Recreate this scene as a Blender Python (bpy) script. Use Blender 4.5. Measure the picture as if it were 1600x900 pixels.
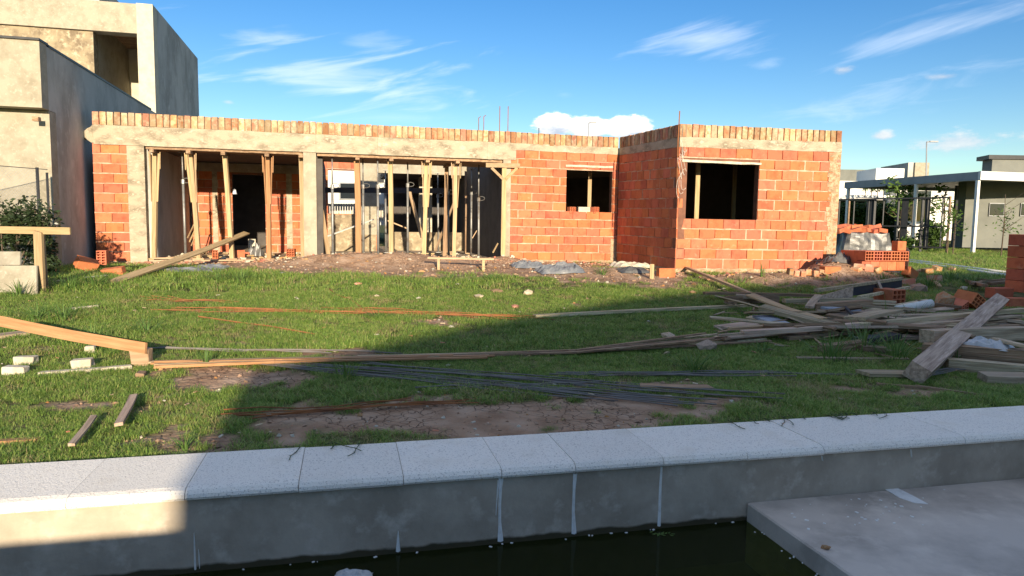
import bpy, bmesh, math, random
import numpy as np
from mathutils import Vector, Matrix, noise as mnoise
random.seed(7); rng = np.random.default_rng(5)
R = math.radians
for o in list(bpy.data.objects): bpy.data.objects.remove(o)
sc = bpy.context.scene; COL = sc.collection

# ------------------------------------------------------------------ camera
F = 1080.0; CZ = 1.27
CAM = Vector((0, 0, CZ))
pit = math.atan(100 / F); rol = 0.015
fw = Vector((0, math.cos(pit), -math.sin(pit))); r0 = Vector((1, 0, 0)); u0 = Vector((0, math.sin(pit), math.cos(pit)))
cr = r0 * math.cos(rol) + u0 * math.sin(rol); cu = u0 * math.cos(rol) - r0 * math.sin(rol)
cam_d = bpy.data.cameras.new('camera'); cam = bpy.data.objects.new('camera', cam_d); COL.objects.link(cam)
m3 = Matrix((cr, cu, -fw)).transposed(); cam.matrix_world = Matrix.Translation(CAM) @ m3.to_4x4()
cam_d.sensor_width = 36; cam_d.lens = 36 * F / 1600; cam_d.clip_start = 0.05; cam_d.clip_end = 3000
sc.camera = cam

# ------------------------------------------------------------------ light
SUN_H = 13.9; SUN_E = 11.6          # light heads 13 deg left of +Y
world = bpy.data.worlds.new("World"); sc.world = world; world.use_nodes = True
sun_d = bpy.data.lights.new('sun', 'SUN'); sun_d.energy = 5.0; sun_d.angle = R(0.55); sun_d.color = (1.0, 0.84, 0.62)
sun = bpy.data.objects.new('sun', sun_d); COL.objects.link(sun)
ld = Vector((-math.sin(R(SUN_H)) * math.cos(R(SUN_E)), math.cos(R(SUN_H)) * math.cos(R(SUN_E)), -math.sin(R(SUN_E))))
sun.rotation_euler = ld.to_track_quat('-Z', 'Y').to_euler()
sc.view_settings.view_transform = 'Standard'; sc.view_settings.look = 'None'
sc.view_settings.gamma = 1.0; sc.view_settings.exposure = 0.95
sc.view_settings.use_curve_mapping = False
sc.cycles.max_bounces = 6

def build_world():
    nt = world.node_tree; N = nt.nodes; L = nt.links; N.clear()
    out = N.new('ShaderNodeOutputWorld'); bg = N.new('ShaderNodeBackground'); bg.inputs[1].default_value = 0.093
    sky = N.new('ShaderNodeTexSky'); sky.sky_type = 'NISHITA'; sky.sun_disc = False
    sky.sun_elevation = R(SUN_E)
    # sun stands behind the camera; rotation measured from +Y clockwise
    sky.sun_rotation = R(180 - SUN_H); sky.air_density = 1.0; sky.dust_density = 0.15; sky.ozone_density = 2.2; sky.altitude = 100
    def M(op, a, b=None, c=None, clamp=False):
        n = N.new('ShaderNodeMath'); n.operation = op; n.use_clamp = clamp
        for i, v in enumerate((a, b, c)):
            if v is None: continue
            if isinstance(v, (int, float)): n.inputs[i].default_value = v
            else: L.new(v, n.inputs[i])
        return n.outputs[0]
    tc = N.new('ShaderNodeTexCoord'); sp = N.new('ShaderNodeSeparateXYZ'); L.new(tc.outputs['Generated'], sp.inputs[0])
    X, Y, Z = sp.outputs
    az = M('ARCTAN2', X, Y); hyp = M('SQRT', M('ADD', M('MULTIPLY', X, X), M('MULTIPLY', Y, Y))); el = M('ARCTAN2', Z, hyp)
    def coords(sx, sy, shear=0.0):
        c = N.new('ShaderNodeCombineXYZ'); L.new(M('MULTIPLY', M('ADD', az, M('MULTIPLY', el, -shear)), sx), c.inputs[0])
        L.new(M('MULTIPLY', M('ADD', el, M('MULTIPLY', az, -shear * .2)), sy), c.inputs[1]); return c.outputs[0]
    def noi(co, sc_, det=6, rough=.6, dist=0.0):
        n = N.new('ShaderNodeTexNoise'); L.new(co, n.inputs['Vector']); n.inputs['Scale'].default_value = sc_
        n.inputs['Detail'].default_value = det; n.inputs['Roughness'].default_value = rough; n.inputs['Distortion'].default_value = dist
        return n.outputs[0]
    n_c = noi(coords(1, 2.2), 26, 8, .62); n_w = noi(coords(4.5, 21, 0.9), 1.6, 6, .54, .5); n_w2 = noi(coords(3, 12, .4), 3.2, 7, .6, .6)
    def ang(px, py):
        yh = 350 + .015 * (px - 800); t = (px - 800) / F
        return math.atan(t), math.atan((yh - py) / F / math.sqrt(1 + t * t))
    def cloud(px0, py0, px1, py1, nz, k, lo, hi, tilt=0.0):
        cx, cy = (px0 + px1) / 2, (py0 + py1) / 2
        a, e = ang(cx, cy); a0, _ = ang(px0, cy); a1, _ = ang(px1, cy); _, e0 = ang(cx, py0); _, e1 = ang(cx, py1)
        rx, ry = abs(a1 - a0) / 2, abs(e1 - e0) / 2
        da = M('SUBTRACT', az, a); de = M('SUBTRACT', M('SUBTRACT', el, e), M('MULTIPLY', da, tilt))
        q = M('ADD', M('POWER', M('ABSOLUTE', M('DIVIDE', da, rx)), 2.0), M('POWER', M('ABSOLUTE', M('DIVIDE', de, ry)), 2.0))
        m = M('SUBTRACT', 1.0, M('SQRT', q))
        v = M('ADD', m, M('MULTIPLY', M('SUBTRACT', nz, .5), k))
        mr = N.new('ShaderNodeMapRange'); mr.interpolation_type = 'SMOOTHSTEP'; L.new(v, mr.inputs[0]); mr.inputs[1].default_value = lo; mr.inputs[2].default_value = hi
        return mr.outputs[0], de, ry
    wisps = [cloud(270, 55, 740, 170, n_w, 4.4, .05, 1.15, -.06), cloud(480, 55, 660, 105, n_w, 3.4, .1, 1.1, .1),
             cloud(960, 40, 1210, 105, n_w, 3.2, .2, 1.3, .05), cloud(1120, 15, 1720, 110, n_w, 3.4, .35, 1.5, .16),
             cloud(1110, 92, 1240, 128, n_w, 3, .3, 1.4), cloud(1100, 115, 1640, 200, n_w2, 3.2, .3, 1.7, .14),
             cloud(480, 165, 760, 210, n_w2, 2.2, .3, 2.2), cloud(840, 140, 910, 165, n_w, 2.4, .5, 2.0)]
    tot = None
    for (w, _, _), s in zip(wisps, (.42, .26, .42, .34, .36, .28, .28, .28)):
        w = M('MULTIPLY', w, s); tot = w if tot is None else M('MAXIMUM', tot, w)
    # white cirrus veil added above the view to brighten and neutralise the fill
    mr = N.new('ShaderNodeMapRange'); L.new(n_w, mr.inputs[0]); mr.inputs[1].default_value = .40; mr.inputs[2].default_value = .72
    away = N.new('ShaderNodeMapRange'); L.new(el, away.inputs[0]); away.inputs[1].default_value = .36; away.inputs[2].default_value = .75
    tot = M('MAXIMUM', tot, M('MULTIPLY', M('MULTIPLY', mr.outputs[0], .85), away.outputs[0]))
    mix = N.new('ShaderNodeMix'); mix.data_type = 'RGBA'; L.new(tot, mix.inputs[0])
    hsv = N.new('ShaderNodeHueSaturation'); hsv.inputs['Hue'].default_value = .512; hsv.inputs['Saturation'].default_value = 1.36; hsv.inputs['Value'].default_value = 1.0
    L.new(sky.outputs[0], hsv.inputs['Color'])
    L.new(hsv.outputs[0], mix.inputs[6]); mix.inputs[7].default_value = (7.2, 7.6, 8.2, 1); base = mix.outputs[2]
    # heaped clouds above the horizon
    puffs = [cloud(822, 176, 900, 222, n_c, 1.0, .1, .34), cloud(868, 180, 960, 222, n_c, 1.0, .1, .34), cloud(925, 178, 1022, 222, n_c, 1.1, .12, .36),
             cloud(1340, 202, 1392, 226, n_c, 1.6, .15, .8), cloud(1390, 200, 1580, 244, n_c, 2.2, .1, .8),
             cloud(1275, 104, 1330, 128, n_c, 1.8, .3, 1.2), cloud(1410, 116, 1500, 136, n_c, 1.9, .35, 1.3), cloud(1555, 104, 1640, 126, n_c, 1.8, .3, 1.3), cloud(345, 158, 378, 170, n_c, 1.6, .3, 1.2)]
    for i, ((w, de, ry), s) in enumerate(zip(puffs, (1, 1, 1, .8, .7, .6, .6, .6, .5))):
        shade = M('ADD', M('MULTIPLY', M('DIVIDE', de, ry), .45), M('SUBTRACT', M('MULTIPLY', n_c, 2.2), .55), clamp=True)
        cm = N.new('ShaderNodeMix'); cm.data_type = 'RGBA'; L.new(shade, cm.inputs[0])
        cm.inputs[6].default_value = (3.6, 4.1, 4.9, 1); cm.inputs[7].default_value = (9.6, 9.2, 8.4, 1) if i < 3 else (6.2, 6.0, 5.7, 1)
        if i in (5, 6, 7): cm.inputs[6].default_value = (2.6, 3.1, 4.0, 1); cm.inputs[7].default_value = (5.2, 5.2, 5.3, 1)
        mx = N.new('ShaderNodeMix'); mx.data_type = 'RGBA'; L.new(M('MULTIPLY', w, s), mx.inputs[0]); L.new(base, mx.inputs[6]); L.new(cm.outputs[2], mx.inputs[7]); base = mx.outputs[2]
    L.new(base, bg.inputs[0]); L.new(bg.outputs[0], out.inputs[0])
build_world()

# ------------------------------------------------------------------ projecting photo points onto real surfaces
def ray(px, py):
    d = fw + cr * ((px - 800) / F) + cu * ((450 - py) / F)
    return d / d.y
def PD(px, py, depth): return CAM + ray(px, py) * depth
def PZ(px, py, z):
    d = ray(px, py); return CAM + d * ((z - CZ) / d.z)
TH = R(13.5); E1 = Vector((math.cos(TH), math.sin(TH), 0)); E2 = Vector((-math.sin(TH), math.cos(TH), 0))
_p = PZ(800, 746, -.02); O0 = Vector((_p.x, _p.y, 0))
def L2W(a, b, z): return O0 + E1 * a + E2 * b + Vector((0, 0, z))
def W2L(p): q = Vector((p[0], p[1], 0)) - O0; return q.dot(E1), q.dot(E2)
def sst(x, a, b):
    t = min(1, max(0, (x - a) / (b - a))); return t * t * (3 - 2 * t)
def hbase(x, y):
    q0 = x - O0.x; q1 = y - O0.y; b = -q0 * math.sin(TH) + q1 * math.cos(TH)
    z = .36 * sst(b, .7, 10.5) + .2 * sst(b, 16, 32)
    if .4 < b < 60: z += .022 * mnoise.noise((x * .9, y * .9, 3.1)) * min(1, b - .4) + .01 * mnoise.noise((x * 3.1, y * 3.1, .1)) * min(1, (b - .4) * 2)
    return z
MOUNDS = []
def h(x, y):
    z = hbase(x, y)
    for (mx, my, rx, ry, mh) in MOUNDS:
        q = ((x - mx) / rx) ** 2 + ((y - my) / ry) ** 2
        if q < 4:
            z += mh * math.exp(-q * 1.6) * (1 + .35 * mnoise.noise((x * 2.3, y * 2.3, mx)))
    return z
def G(px, py, lift=0.0, fn=None):
    fn = fn or h; d = ray(px, py); t = 1.2; prev = t
    while t < 70:
        p = CAM + d * t
        if p.z < fn(p.x, p.y) + lift: break
        prev = t; t *= 1.03
    lo, hi = prev, t
    for _ in range(18):
        m = (lo + hi) / 2; p = CAM + d * m
        if p.z < fn(p.x, p.y) + lift: hi = m
        else: lo = m
    return CAM + d * hi
for px, py, rx, ry, mh in ((640, 416, 2.5, .9, .22), (520, 415, 1.7, .8, .13), (770, 411, 1.3, .7, .14), (850, 408, 1.3, .8, .16), (950, 428, 1.3, .8, .12), (1200, 440, 1.3, .7, .17), (1325, 436, 1.05, .75, .34), (420, 408, 1.6, .6, .05)):
    g = G(px, py, 0, hbase); MOUNDS.append((g.x, g.y, rx, ry, mh))
SOIL = []
for px, py, rx, ry, s in ((370, 592, .55, .45, 1.1), (300, 690, .35, .22, .8), (80, 632, .5, .18, .7), (285, 700, .5, .2, .7), (560, 660, 1.0, .32, 1.1), (760, 655, 1.3, .45, 1.25), (960, 640, .7, .33, 1.1), (1080, 628, .5, .2, .8),
        (600, 650, .7, .4, .9), (540, 555, .6, .2, .75), (480, 552, .3, .15, .8), (900, 600, .5, .2, .6), (1060, 600, .7, .2, .7), (640, 419, 3.6, 1.7, 1.4), (520, 417, 2.6, 1.4, 1.3), (800, 414, 2.8, 1.6, 1.3), (300, 412, 3.0, .8, 1.2), (960, 432, 1.7, 1.6, 1.1),
        (1190, 440, 1.4, .9, 1.1), (1320, 438, 1.4, 1.1, 1.15), (330, 405, 2.2, 1.0, 1.1), (200, 400, 1.5, .9, 1.1), (1090, 425, .8, .3, .3), (930, 470, 1.0, .6, .35), (700, 505, .6, .3, .45), (450, 690, .5, .2, .7), (860, 560, .8, .15, .5), (1380, 610, .8, .2, .7), (410, 560, .4, .2, .5), (240, 640, .3, .2, .5)):
    g = G(px, py, 0, hbase); SOIL.append((g.x, g.y, rx, ry, s))
def soil(x, y):
    v = .06
    for (sx, sy, rx, ry, s) in SOIL:
        q = ((x - sx) / rx) ** 2 + ((y - sy) / ry) ** 2
        if q < 3: v = max(v, s * math.exp(-q * .9))
    v += .42 * mnoise.noise((x * 1.7, y * 1.7, 8.)) + .5 * mnoise.noise((x * 5.1, y * 5.1, 2.)) + .3 * mnoise.noise((x * 14, y * 14, 2.))
    return min(1, max(0, (v - .42) / .25))

# ------------------------------------------------------------------ object helpers
def tag(o, label=None, cat=None, group=None, kind=None):
    if label: o['label'] = label
    if cat: o['category'] = cat
    if group: o['group'] = group
    if kind: o['kind'] = kind
    return o
ROOTLOC = {}
def empty(name, loc, label, cat, group=None):
    o = bpy.data.objects.new(name, None); COL.objects.link(o); o.location = loc; o.empty_display_size = .2
    ROOTLOC[o] = Vector(loc); return tag(o, label, cat, group)
def setparent(o, parent):
    if parent is None: return
    o.parent = parent
    if parent in ROOTLOC: o.matrix_parent_inverse = Matrix.Translation(-ROOTLOC[parent])
class MB:
    def __init__(s): s.v = []; s.f = []; s.mi = []; s.m = 0
    def add(s, vs, fs):
        n = len(s.v); s.v += [tuple(v) for v in vs]; s.f += [tuple(i + n for i in f) for f in fs]; s.mi += [s.m] * len(fs)
    def hexa(s, c):   # 8 corners: bottom 4 ccw, top 4 ccw
        s.add(c, [(3, 2, 1, 0), (4, 5, 6, 7), (0, 1, 5, 4), (1, 2, 6, 5), (2, 3, 7, 6), (3, 0, 4, 7)]); return s
    def box(s, c, sx, sy, sz, rz=0.0, M=None):
        c = Vector(c); m = M or Matrix.Rotation(rz, 3, 'Z')
        vs = [c + m @ Vector((x * sx / 2, y * sy / 2, z * sz / 2)) for z in (-1, 1) for x, y in ((-1, -1), (1, -1), (1, 1), (-1, 1))]
        return s.hexa(vs)
    def bar(s, p0, p1, w, t, up=(0, 0, 1)):   # w along side, t along up
        p0 = Vector(p0); p1 = Vector(p1); d = (p1 - p0).normalized(); side = d.cross(Vector(up))
        if side.length < 1e-4: side = d.cross(Vector((0, 1, 0)))
        side.normalize(); u = side.cross(d)
        q = [side * (i * w / 2) + u * (j * t / 2) for i, j in ((-1, -1), (1, -1), (1, 1), (-1, 1))]
        return s.hexa([p0 + k for k in q] + [p1 + k for k in q])
    def tube(s, pts, r, n=6):
        pts = [Vector(p) for p in pts]; rings = []
        for i, p in enumerate(pts):
            d = (pts[min(i + 1, len(pts) - 1)] - pts[max(i - 1, 0)]).normalized()
            a = d.cross(Vector((0, 0, 1)));
            if a.length < 1e-3: a = Vector((1, 0, 0))
            a.normalize(); b = a.cross(d); rr = r[i] if isinstance(r, (list, tuple)) else r
            rings.append([p + a * math.cos(2 * math.pi * k / n) * rr + b * math.sin(2 * math.pi * k / n) * rr for k in range(n)])
        vs = [v for rg in rings for v in rg]; fs = []
        for i in range(len(pts) - 1):
            for k in range(n): fs.append((i * n + k, i * n + (k + 1) % n, (i + 1) * n + (k + 1) % n, (i + 1) * n + k))
        fs.append(tuple(range(n))[::-1]); fs.append(tuple(range((len(pts) - 1) * n, len(pts) * n)))
        s.add(vs, fs); return s
    def mesh(s, name, mats, smooth=False):
        me = bpy.data.meshes.new(name); me.from_pydata(s.v, [], s.f)
        for m in (mats if isinstance(mats, (list, tuple)) else [mats]): me.materials.append(m)
        if any(s.mi): me.polygons.foreach_set('material_index', s.mi)
        if smooth: me.polygons.foreach_set('use_smooth', [True] * len(me.polygons))
        me.update(); return me
    def build(s, name, mats, parent=None, smooth=False, label=None, cat=None, group=None, kind=None, bevel=0):
        o = bpy.data.objects.new(name, s.mesh(name, mats, smooth)); COL.objects.link(o); setparent(o, parent)
        if bevel:
            b = o.modifiers.new('bevel', 'BEVEL'); b.width = bevel; b.segments = 1; b.limit_method = 'ANGLE'
        return tag(o, label, cat, group, kind)
def inst(name, me, loc, rz=0, scale=(1, 1, 1), parent=None, M=None):
    o = bpy.data.objects.new(name, me); COL.objects.link(o)
    if M is not None: o.rotation_mode = 'QUATERNION'; o.rotation_quaternion = M.to_quaternion()
    else: o.rotation_euler = (0, 0, rz)
    o.location = loc; o.scale = scale; setparent(o, parent); return o

# ------------------------------------------------------------------ materials
def mat(name, c1, c2=None, sc1=3, lo=.4, hi=.65, c3=None, sc3=20, lo3=.5, hi3=.7, rough=.85, bump=0.0, bsc=40, stretch=(1, 1, 1), rnd=0.0, hue=0.0, metal=0, spec=.3, coord='Object', off=False, dist=.01, det=6):
    m = bpy.data.materials.new(name); m.use_nodes = True; nt = m.node_tree; N = nt.nodes; L = nt.links
    b = N['Principled BSDF']; b.inputs['Roughness'].default_value = rough; b.inputs['Metallic'].default_value = metal; b.inputs['Specular IOR Level'].default_value = spec
    tc = N.new('ShaderNodeTexCoord'); mp = N.new('ShaderNodeMapping'); L.new(tc.outputs[coord], mp.inputs[0]); mp.inputs['Scale'].default_value = stretch
    oi = N.new('ShaderNodeObjectInfo'); co = mp.outputs[0]
    if off:
        ad = N.new('ShaderNodeVectorMath'); ad.operation = 'ADD'; ml = N.new('ShaderNodeMath'); ml.operation = 'MULTIPLY'; ml.inputs[1].default_value = 37
        L.new(oi.outputs['Random'], ml.inputs[0]); L.new(co, ad.inputs[0]); L.new(ml.outputs[0], ad.inputs[1]); co = ad.outputs[0]
    def noi(s, det_):
        n = N.new('ShaderNodeTexNoise'); L.new(co, n.inputs['Vector']); n.inputs['Scale'].default_value = s; n.inputs['Detail'].default_value = det_; n.inputs['Roughness'].default_value = .62; return n.outputs[0]
    def mixc(a, col, f):
        x = N.new('ShaderNodeMix'); x.data_type = 'RGBA'; L.new(f, x.inputs[0]); L.new(a, x.inputs[6]); x.inputs[7].default_value = (*col, 1); return x.outputs[2]
    rgb = N.new('ShaderNodeRGB'); rgb.outputs[0].default_value = (*c1, 1); cur = rgb.outputs[0]
    def mr(v, a, b_):
        x = N.new('ShaderNodeMapRange'); L.new(v, x.inputs[0]); x.inputs[1].default_value = a; x.inputs[2].default_value = b_; return x.outputs[0]
    if c2: cur = mixc(cur, c2, mr(noi(sc1, det), lo, hi))
    if c3: cur = mixc(cur, c3, mr(noi(sc3, 5), lo3, hi3))
    if rnd or hue:
        hs = N.new('ShaderNodeHueSaturation'); L.new(cur, hs.inputs['Color'])
        v = mr(oi.outputs['Random'], 0, 1); vm = N.new('ShaderNodeMapRange'); L.new(oi.outputs['Random'], vm.inputs[0]); vm.inputs[3].default_value = 1 - rnd; vm.inputs[4].default_value = 1 + rnd; L.new(vm.outputs[0], hs.inputs['Value'])
        if hue:
            wn = N.new('ShaderNodeTexWhiteNoise'); wn.noise_dimensions = '1D'; L.new(oi.outputs['Random'], wn.inputs['W'])
            hm = N.new('ShaderNodeMapRange'); L.new(wn.outputs['Value'], hm.inputs[0]); hm.inputs[3].default_value = .5 - hue; hm.inputs[4].default_value = .5 + hue; L.new(hm.outputs[0], hs.inputs['Hue'])
            sm = N.new('ShaderNodeMapRange'); L.new(wn.outputs['Value'], sm.inputs[0]); sm.inputs[3].default_value = 1 - hue * 4; sm.inputs[4].default_value = 1 + hue * 2; L.new(sm.outputs[0], hs.inputs['Saturation'])
        cur = hs.outputs[0]
    L.new(cur, b.inputs['Base Color'])
    if bump:
        bp = N.new('ShaderNodeBump'); bp.inputs['Strength'].default_value = bump; bp.inputs['Distance'].default_value = dist; L.new(noi(bsc, 6), bp.inputs['Height']); L.new(bp.outputs[0], b.inputs['Normal'])
    m['bsdf'] = b.name; return m
M = {}
M['concrete'] = mat('cast_concrete', (.38, .33, .245), (.25, .21, .15), 2.2, .42, .66, (.50, .42, .30), 9, .55, .75, bump=.5, bsc=25, det=9)
M['beam'] = mat('rough_beam_concrete', (.38, .325, .235), (.20, .165, .115), 4.0, .46, .62, (.50, .43, .32), 8, .53, .68, bump=1.0, bsc=18, det=10, stretch=(1, 1, 1.8))
M['mortar'] = mat('mortar', (.52, .38, .27), (.34, .19, .12), 8, .4, .7, (.62, .33, .20), 3, .58, .75, bump=.8, bsc=60)
M['mortar_dark'] = mat('recessed_mortar', (.26, .20, .13), (.16, .11, .075), 8, .4, .7, bump=.5, bsc=60)
M['joint'] = mat('deep_joint_mortar', (.20, .09, .055), (.13, .06, .04), 8, .4, .7, bump=.5, bsc=60)
M['brick'] = mat('hollow_clay_brick', (.48, .145, .066), (.33, .078, .036), 6, .48, .78, (.50, .27, .165), 9, .60, .82, rough=.85, bump=.22, bsc=50, rnd=.18, hue=.008, off=True)
M['cap'] = mat('common_brick_cream', (.40, .28, .16), (.36, .15, .075), 5.0, .44, .62, (.47, .37, .24), 12, .48, .64, bump=1.0, bsc=45, rnd=.36, hue=.012, off=True)
M['cap2'] = mat('common_brick_orange', (.38, .165, .085), (.42, .30, .175), 5.0, .44, .6, (.25, .085, .045), 9, .55, .7, bump=1.0, bsc=45, rnd=.36, hue=.012, off=True)
M['plaster_grey'] = mat('grey_cement_render', (.44, .425, .385), (.29, .28, .25), 1.1, .42, .62, (.50, .485, .445), 6, .55, .75, bump=.4, bsc=30, det=9, stretch=(1, 1, .6))
M['plaster_cream'] = mat('cream_cement_render', (.35, .315, .24), (.25, .22, .16), 3.6, .42, .68, (.43, .385, .30), 17, .55, .75, bump=.4, bsc=30, det=9)
M['plaster_smooth'] = mat('smooth_cream_render', (.50, .46, .36), (.43, .39, .29), 6, .42, .66, bump=.25, bsc=40)
M['plaster_rough'] = mat('rough_scratch_render', (.31, .25, .16), (.17, .13, .085), 3.2, .4, .62, (.46, .39, .27), 7, .52, .7, bump=.9, bsc=14, det=10)
M['white'] = mat('white_wall_paint', (.74, .72, .66), (.64, .62, .56), 1.2, .45, .75, bump=.1)
M['wood_new'] = mat('fresh_sawn_pine', (.44, .31, .175), (.32, .21, .11), 6, .42, .66, (.34, .19, .08), 2.2, .66, .74, rough=.75, bump=.35, bsc=14, stretch=(.35, 5, 5), rnd=.18, hue=.012, off=True)
M['wood_orange'] = mat('orange_pine', (.43, .23, .11), (.30, .15, .065), 6, .42, .66, rough=.75, bump=.3, bsc=14, stretch=(.35, 5, 5), rnd=.12, off=True)
M['wood_old'] = mat('weathered_grey_timber', (.50, .375, .25), (.24, .165, .105), 5, .42, .66, (.62, .49, .355), 9, .55, .72, bump=.7, bsc=14, stretch=(.3, 6, 6), rnd=.28, hue=.02, off=True)
M['wood_brown'] = mat('old_brown_timber', (.34, .22, .13), (.18, .11, .065), 5, .4, .62, (.45, .33, .22), 9, .55, .72, bump=.7, bsc=14, stretch=(.3, 6, 6), rnd=.25, off=True)
M['wood_blue'] = mat('cement_caked_panel', (.36, .38, .42), (.25, .26, .29), 9, .4, .62, bump=.6, bsc=25, rnd=.1, off=True)
M['wood_dark'] = mat('dark_form_panel', (.035, .035, .045), (.06, .05, .045), 4, .4, .65, bump=.3)
M['steel'] = mat('galvanised_prop_steel', (.28, .28, .27), (.16, .12, .09), 7, .5, .68, rough=.5, metal=.5, bump=.2)
M['rebar'] = mat('dark_rebar', (.20, .18, .165), (.15, .10, .07), 4, .5, .75, rough=.65, metal=.2, bump=.5, bsc=150)
M['rust'] = mat('rusty_rebar', (.30, .12, .045), (.17, .07, .035), 6, .4, .7, rough=.9, bump=.5, bsc=150)
M['pvc'] = mat('white_pvc', (.68, .66, .60), (.5, .46, .38), 4, .55, .75, rough=.45)
M['black_steel'] = mat('black_painted_steel', (.025, .027, .03), (.04, .04, .042), 9, .4, .7, rough=.5)
M['grey_steel'] = mat('grey_painted_steel', (.30, .31, .32), (.24, .25, .26), 2, .4, .7, rough=.5)
M['white_steel'] = mat('white_painted_steel', (.70, .69, .66), (.6, .58, .54), 2, .4, .7, rough=.5)
M['coping'] = mat('pale_terrazzo_coping', (.86, .80, .70), (.50, .45, .39), 120, .57, .64, (.74, .66, .54), 3.5, .55, .8, rough=.8, bump=1.0, bsc=110, dist=.006, rnd=.05, det=3)
M['render_sill'] = mat('broken_edge_mortar', (.42, .34, .22), (.24, .17, .10), 9, .42, .62, (.38, .17, .09), 30, .5, .65, bump=1.0, bsc=40)
M['tarp'] = mat('dusty_black_plastic', (.045, .048, .052), (.13, .125, .115), 3.5, .42, .62, rough=.38, bump=.5, bsc=12, spec=.5)
M['tarp_grey'] = mat('dusty_grey_plastic', (.13, .14, .155), (.20, .20, .20), 4, .42, .65, rough=.5, bump=.5, bsc=12, spec=.5)
M['plastic'] = mat('thin_white_plastic', (.48, .47, .45), (.42, .44, .46), 9, .45, .7, rough=.35, spec=.5)
M['stone'] = mat('pale_cement_block', (.55, .50, .40), (.40, .35, .26), 12, .42, .68, bump=.6, bsc=40, rnd=.1)
M['rubble'] = mat('clay_rubble', (.48, .19, .09), (.42, .30, .19), 9, .45, .6, bump=.7, bsc=30, rnd=.3, hue=.02, off=True)
M['paper'] = mat('cement_bag_paper', (.50, .38, .24), (.60, .52, .40), 9, .45, .6, bump=.3, rnd=.2, off=True)
M['floor'] = mat('dusty_floor_slab', (.42, .33, .23), (.30, .22, .15), 3, .4, .65, (.52, .44, .33), 9, .55, .7, bump=.7, bsc=20)
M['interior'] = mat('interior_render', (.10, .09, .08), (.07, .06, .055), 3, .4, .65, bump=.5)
M['glass'] = mat('dark_window_glass', (.02, .025, .03), rough=.08, spec=.6)
M['algae'] = mat('algae_covered_cement', (.14, .135, .05), (.08, .085, .03), 2.2, .4, .62, bump=.3)
M['grout'] = mat('tan_joint_grout', (.42, .34, .24), (.30, .23, .15), 20, .4, .6, bump=.4)
M['drip'] = mat('white_grout', (.78, .77, .73), (.66, .64, .6), 30, .5, .7, bump=.3)
M['shelf'] = mat('smooth_cement_ledge', (.56, .48, .40), (.38, .325, .27), 1.9, .42, .62, (.64, .56, .47), 5, .55, .75, rough=.6, bump=.25, bsc=30, det=9)
M['leaf_dark'] = mat('dark_glossy_leaf', (.035, .055, .02), (.02, .035, .012), 6, .4, .6, rough=.3, spec=.6)
M['leaf_mid'] = mat('mid_green_leaf', (.07, .12, .03), (.045, .085, .02), 3, .4, .6, rough=.5)
M['bark'] = mat('bark', (.12, .09, .06), (.07, .05, .035), 20, .4, .6, bump=.6)
M['hedge'] = mat('hedge_leaf', (.055, .10, .025), (.035, .07, .018), 2, .4, .6, rough=.55)
# brick ribs
def ribbed(m):
    nt = m.node_tree; N = nt.nodes; L = nt.links; b = N['Principled BSDF']; tc = N.new('ShaderNodeTexCoord')
    w = N.new('ShaderNodeTexWave'); w.bands_direction = 'Z'; w.inputs['Scale'].default_value = 14; w.inputs['Distortion'].default_value = .6; L.new(tc.outputs['Object'], w.inputs['Vector'])
    bp = N.new('ShaderNodeBump'); bp.inputs['Strength'].default_value = .25; bp.inputs['Distance'].default_value = .004; L.new(w.outputs[0], bp.inputs['Height'])
    old = b.inputs['Normal'].links[0].from_socket; L.new(old, bp.inputs['Normal']); L.new(bp.outputs[0], b.inputs['Normal'])
ribbed(M['brick'])
def leafmat(name, cols, transl=.35, rough=.5):
    m = bpy.data.materials.new(name); m.use_nodes = True; nt = m.node_tree; N = nt.nodes; L = nt.links; b = N['Principled BSDF']; out = N['Material Output']
    oi = N.new('ShaderNodeObjectInfo'); geo = N.new('ShaderNodeNewGeometry'); cr_ = N.new('ShaderNodeValToRGB'); e = cr_.color_ramp.elements
    e[0].color = (*cols[0], 1); e[1].color = (*cols[-1], 1)
    for i, c in enumerate(cols[1:-1]): x = e.new((i + 1) / (len(cols) - 1)); x.color = (*c, 1)
    ad = N.new('ShaderNodeMath'); ad.operation = 'MULTIPLY_ADD'; L.new(geo.outputs['Random Per Island'], ad.inputs[0]); ad.inputs[1].default_value = .55; hl = N.new('ShaderNodeMath'); hl.operation = 'MULTIPLY'; hl.inputs[1].default_value = .45
    L.new(oi.outputs['Random'], hl.inputs[0]); L.new(hl.outputs[0], ad.inputs[2]); L.new(ad.outputs[0], cr_.inputs[0])
    L.new(cr_.outputs[0], b.inputs['Base Color']); b.inputs['Roughness'].default_value = rough; b.inputs['Specular IOR Level'].default_value = .25
    tr = N.new('ShaderNodeBsdfTranslucent'); L.new(cr_.outputs[0], tr.inputs[0]); mx = N.new('ShaderNodeMixShader'); mx.inputs[0].default_value = transl
    L.new(b.outputs[0], mx.inputs[1]); L.new(tr.outputs[0], mx.inputs[2]); L.new(mx.outputs[0], out.inputs[0]); return m
M['grass'] = leafmat('grass_blade', ((.07, .135, .028), (.14, .25, .045), (.23, .35, .065), (.36, .44, .11), (.46, .40, .18)))
M['straw'] = leafmat('dry_straw', ((.34, .27, .12), (.46, .38, .18), (.30, .30, .10)))
M['weed'] = leafmat('weed_blade', ((.08, .16, .035), (.12, .21, .05), (.17, .25, .07)))
M['bush'] = leafmat('bush_leaf', ((.02, .035, .015), (.04, .06, .025), (.07, .09, .045)), .15, .3)
M['tree'] = leafmat('tree_leaf', ((.05, .10, .02), (.09, .16, .03), (.14, .21, .05)), .3)
M['hedgeleaf'] = leafmat('hedge_leaf_varied', ((.03, .06, .015), (.055, .10, .022), (.08, .14, .03)), .2)
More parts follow.
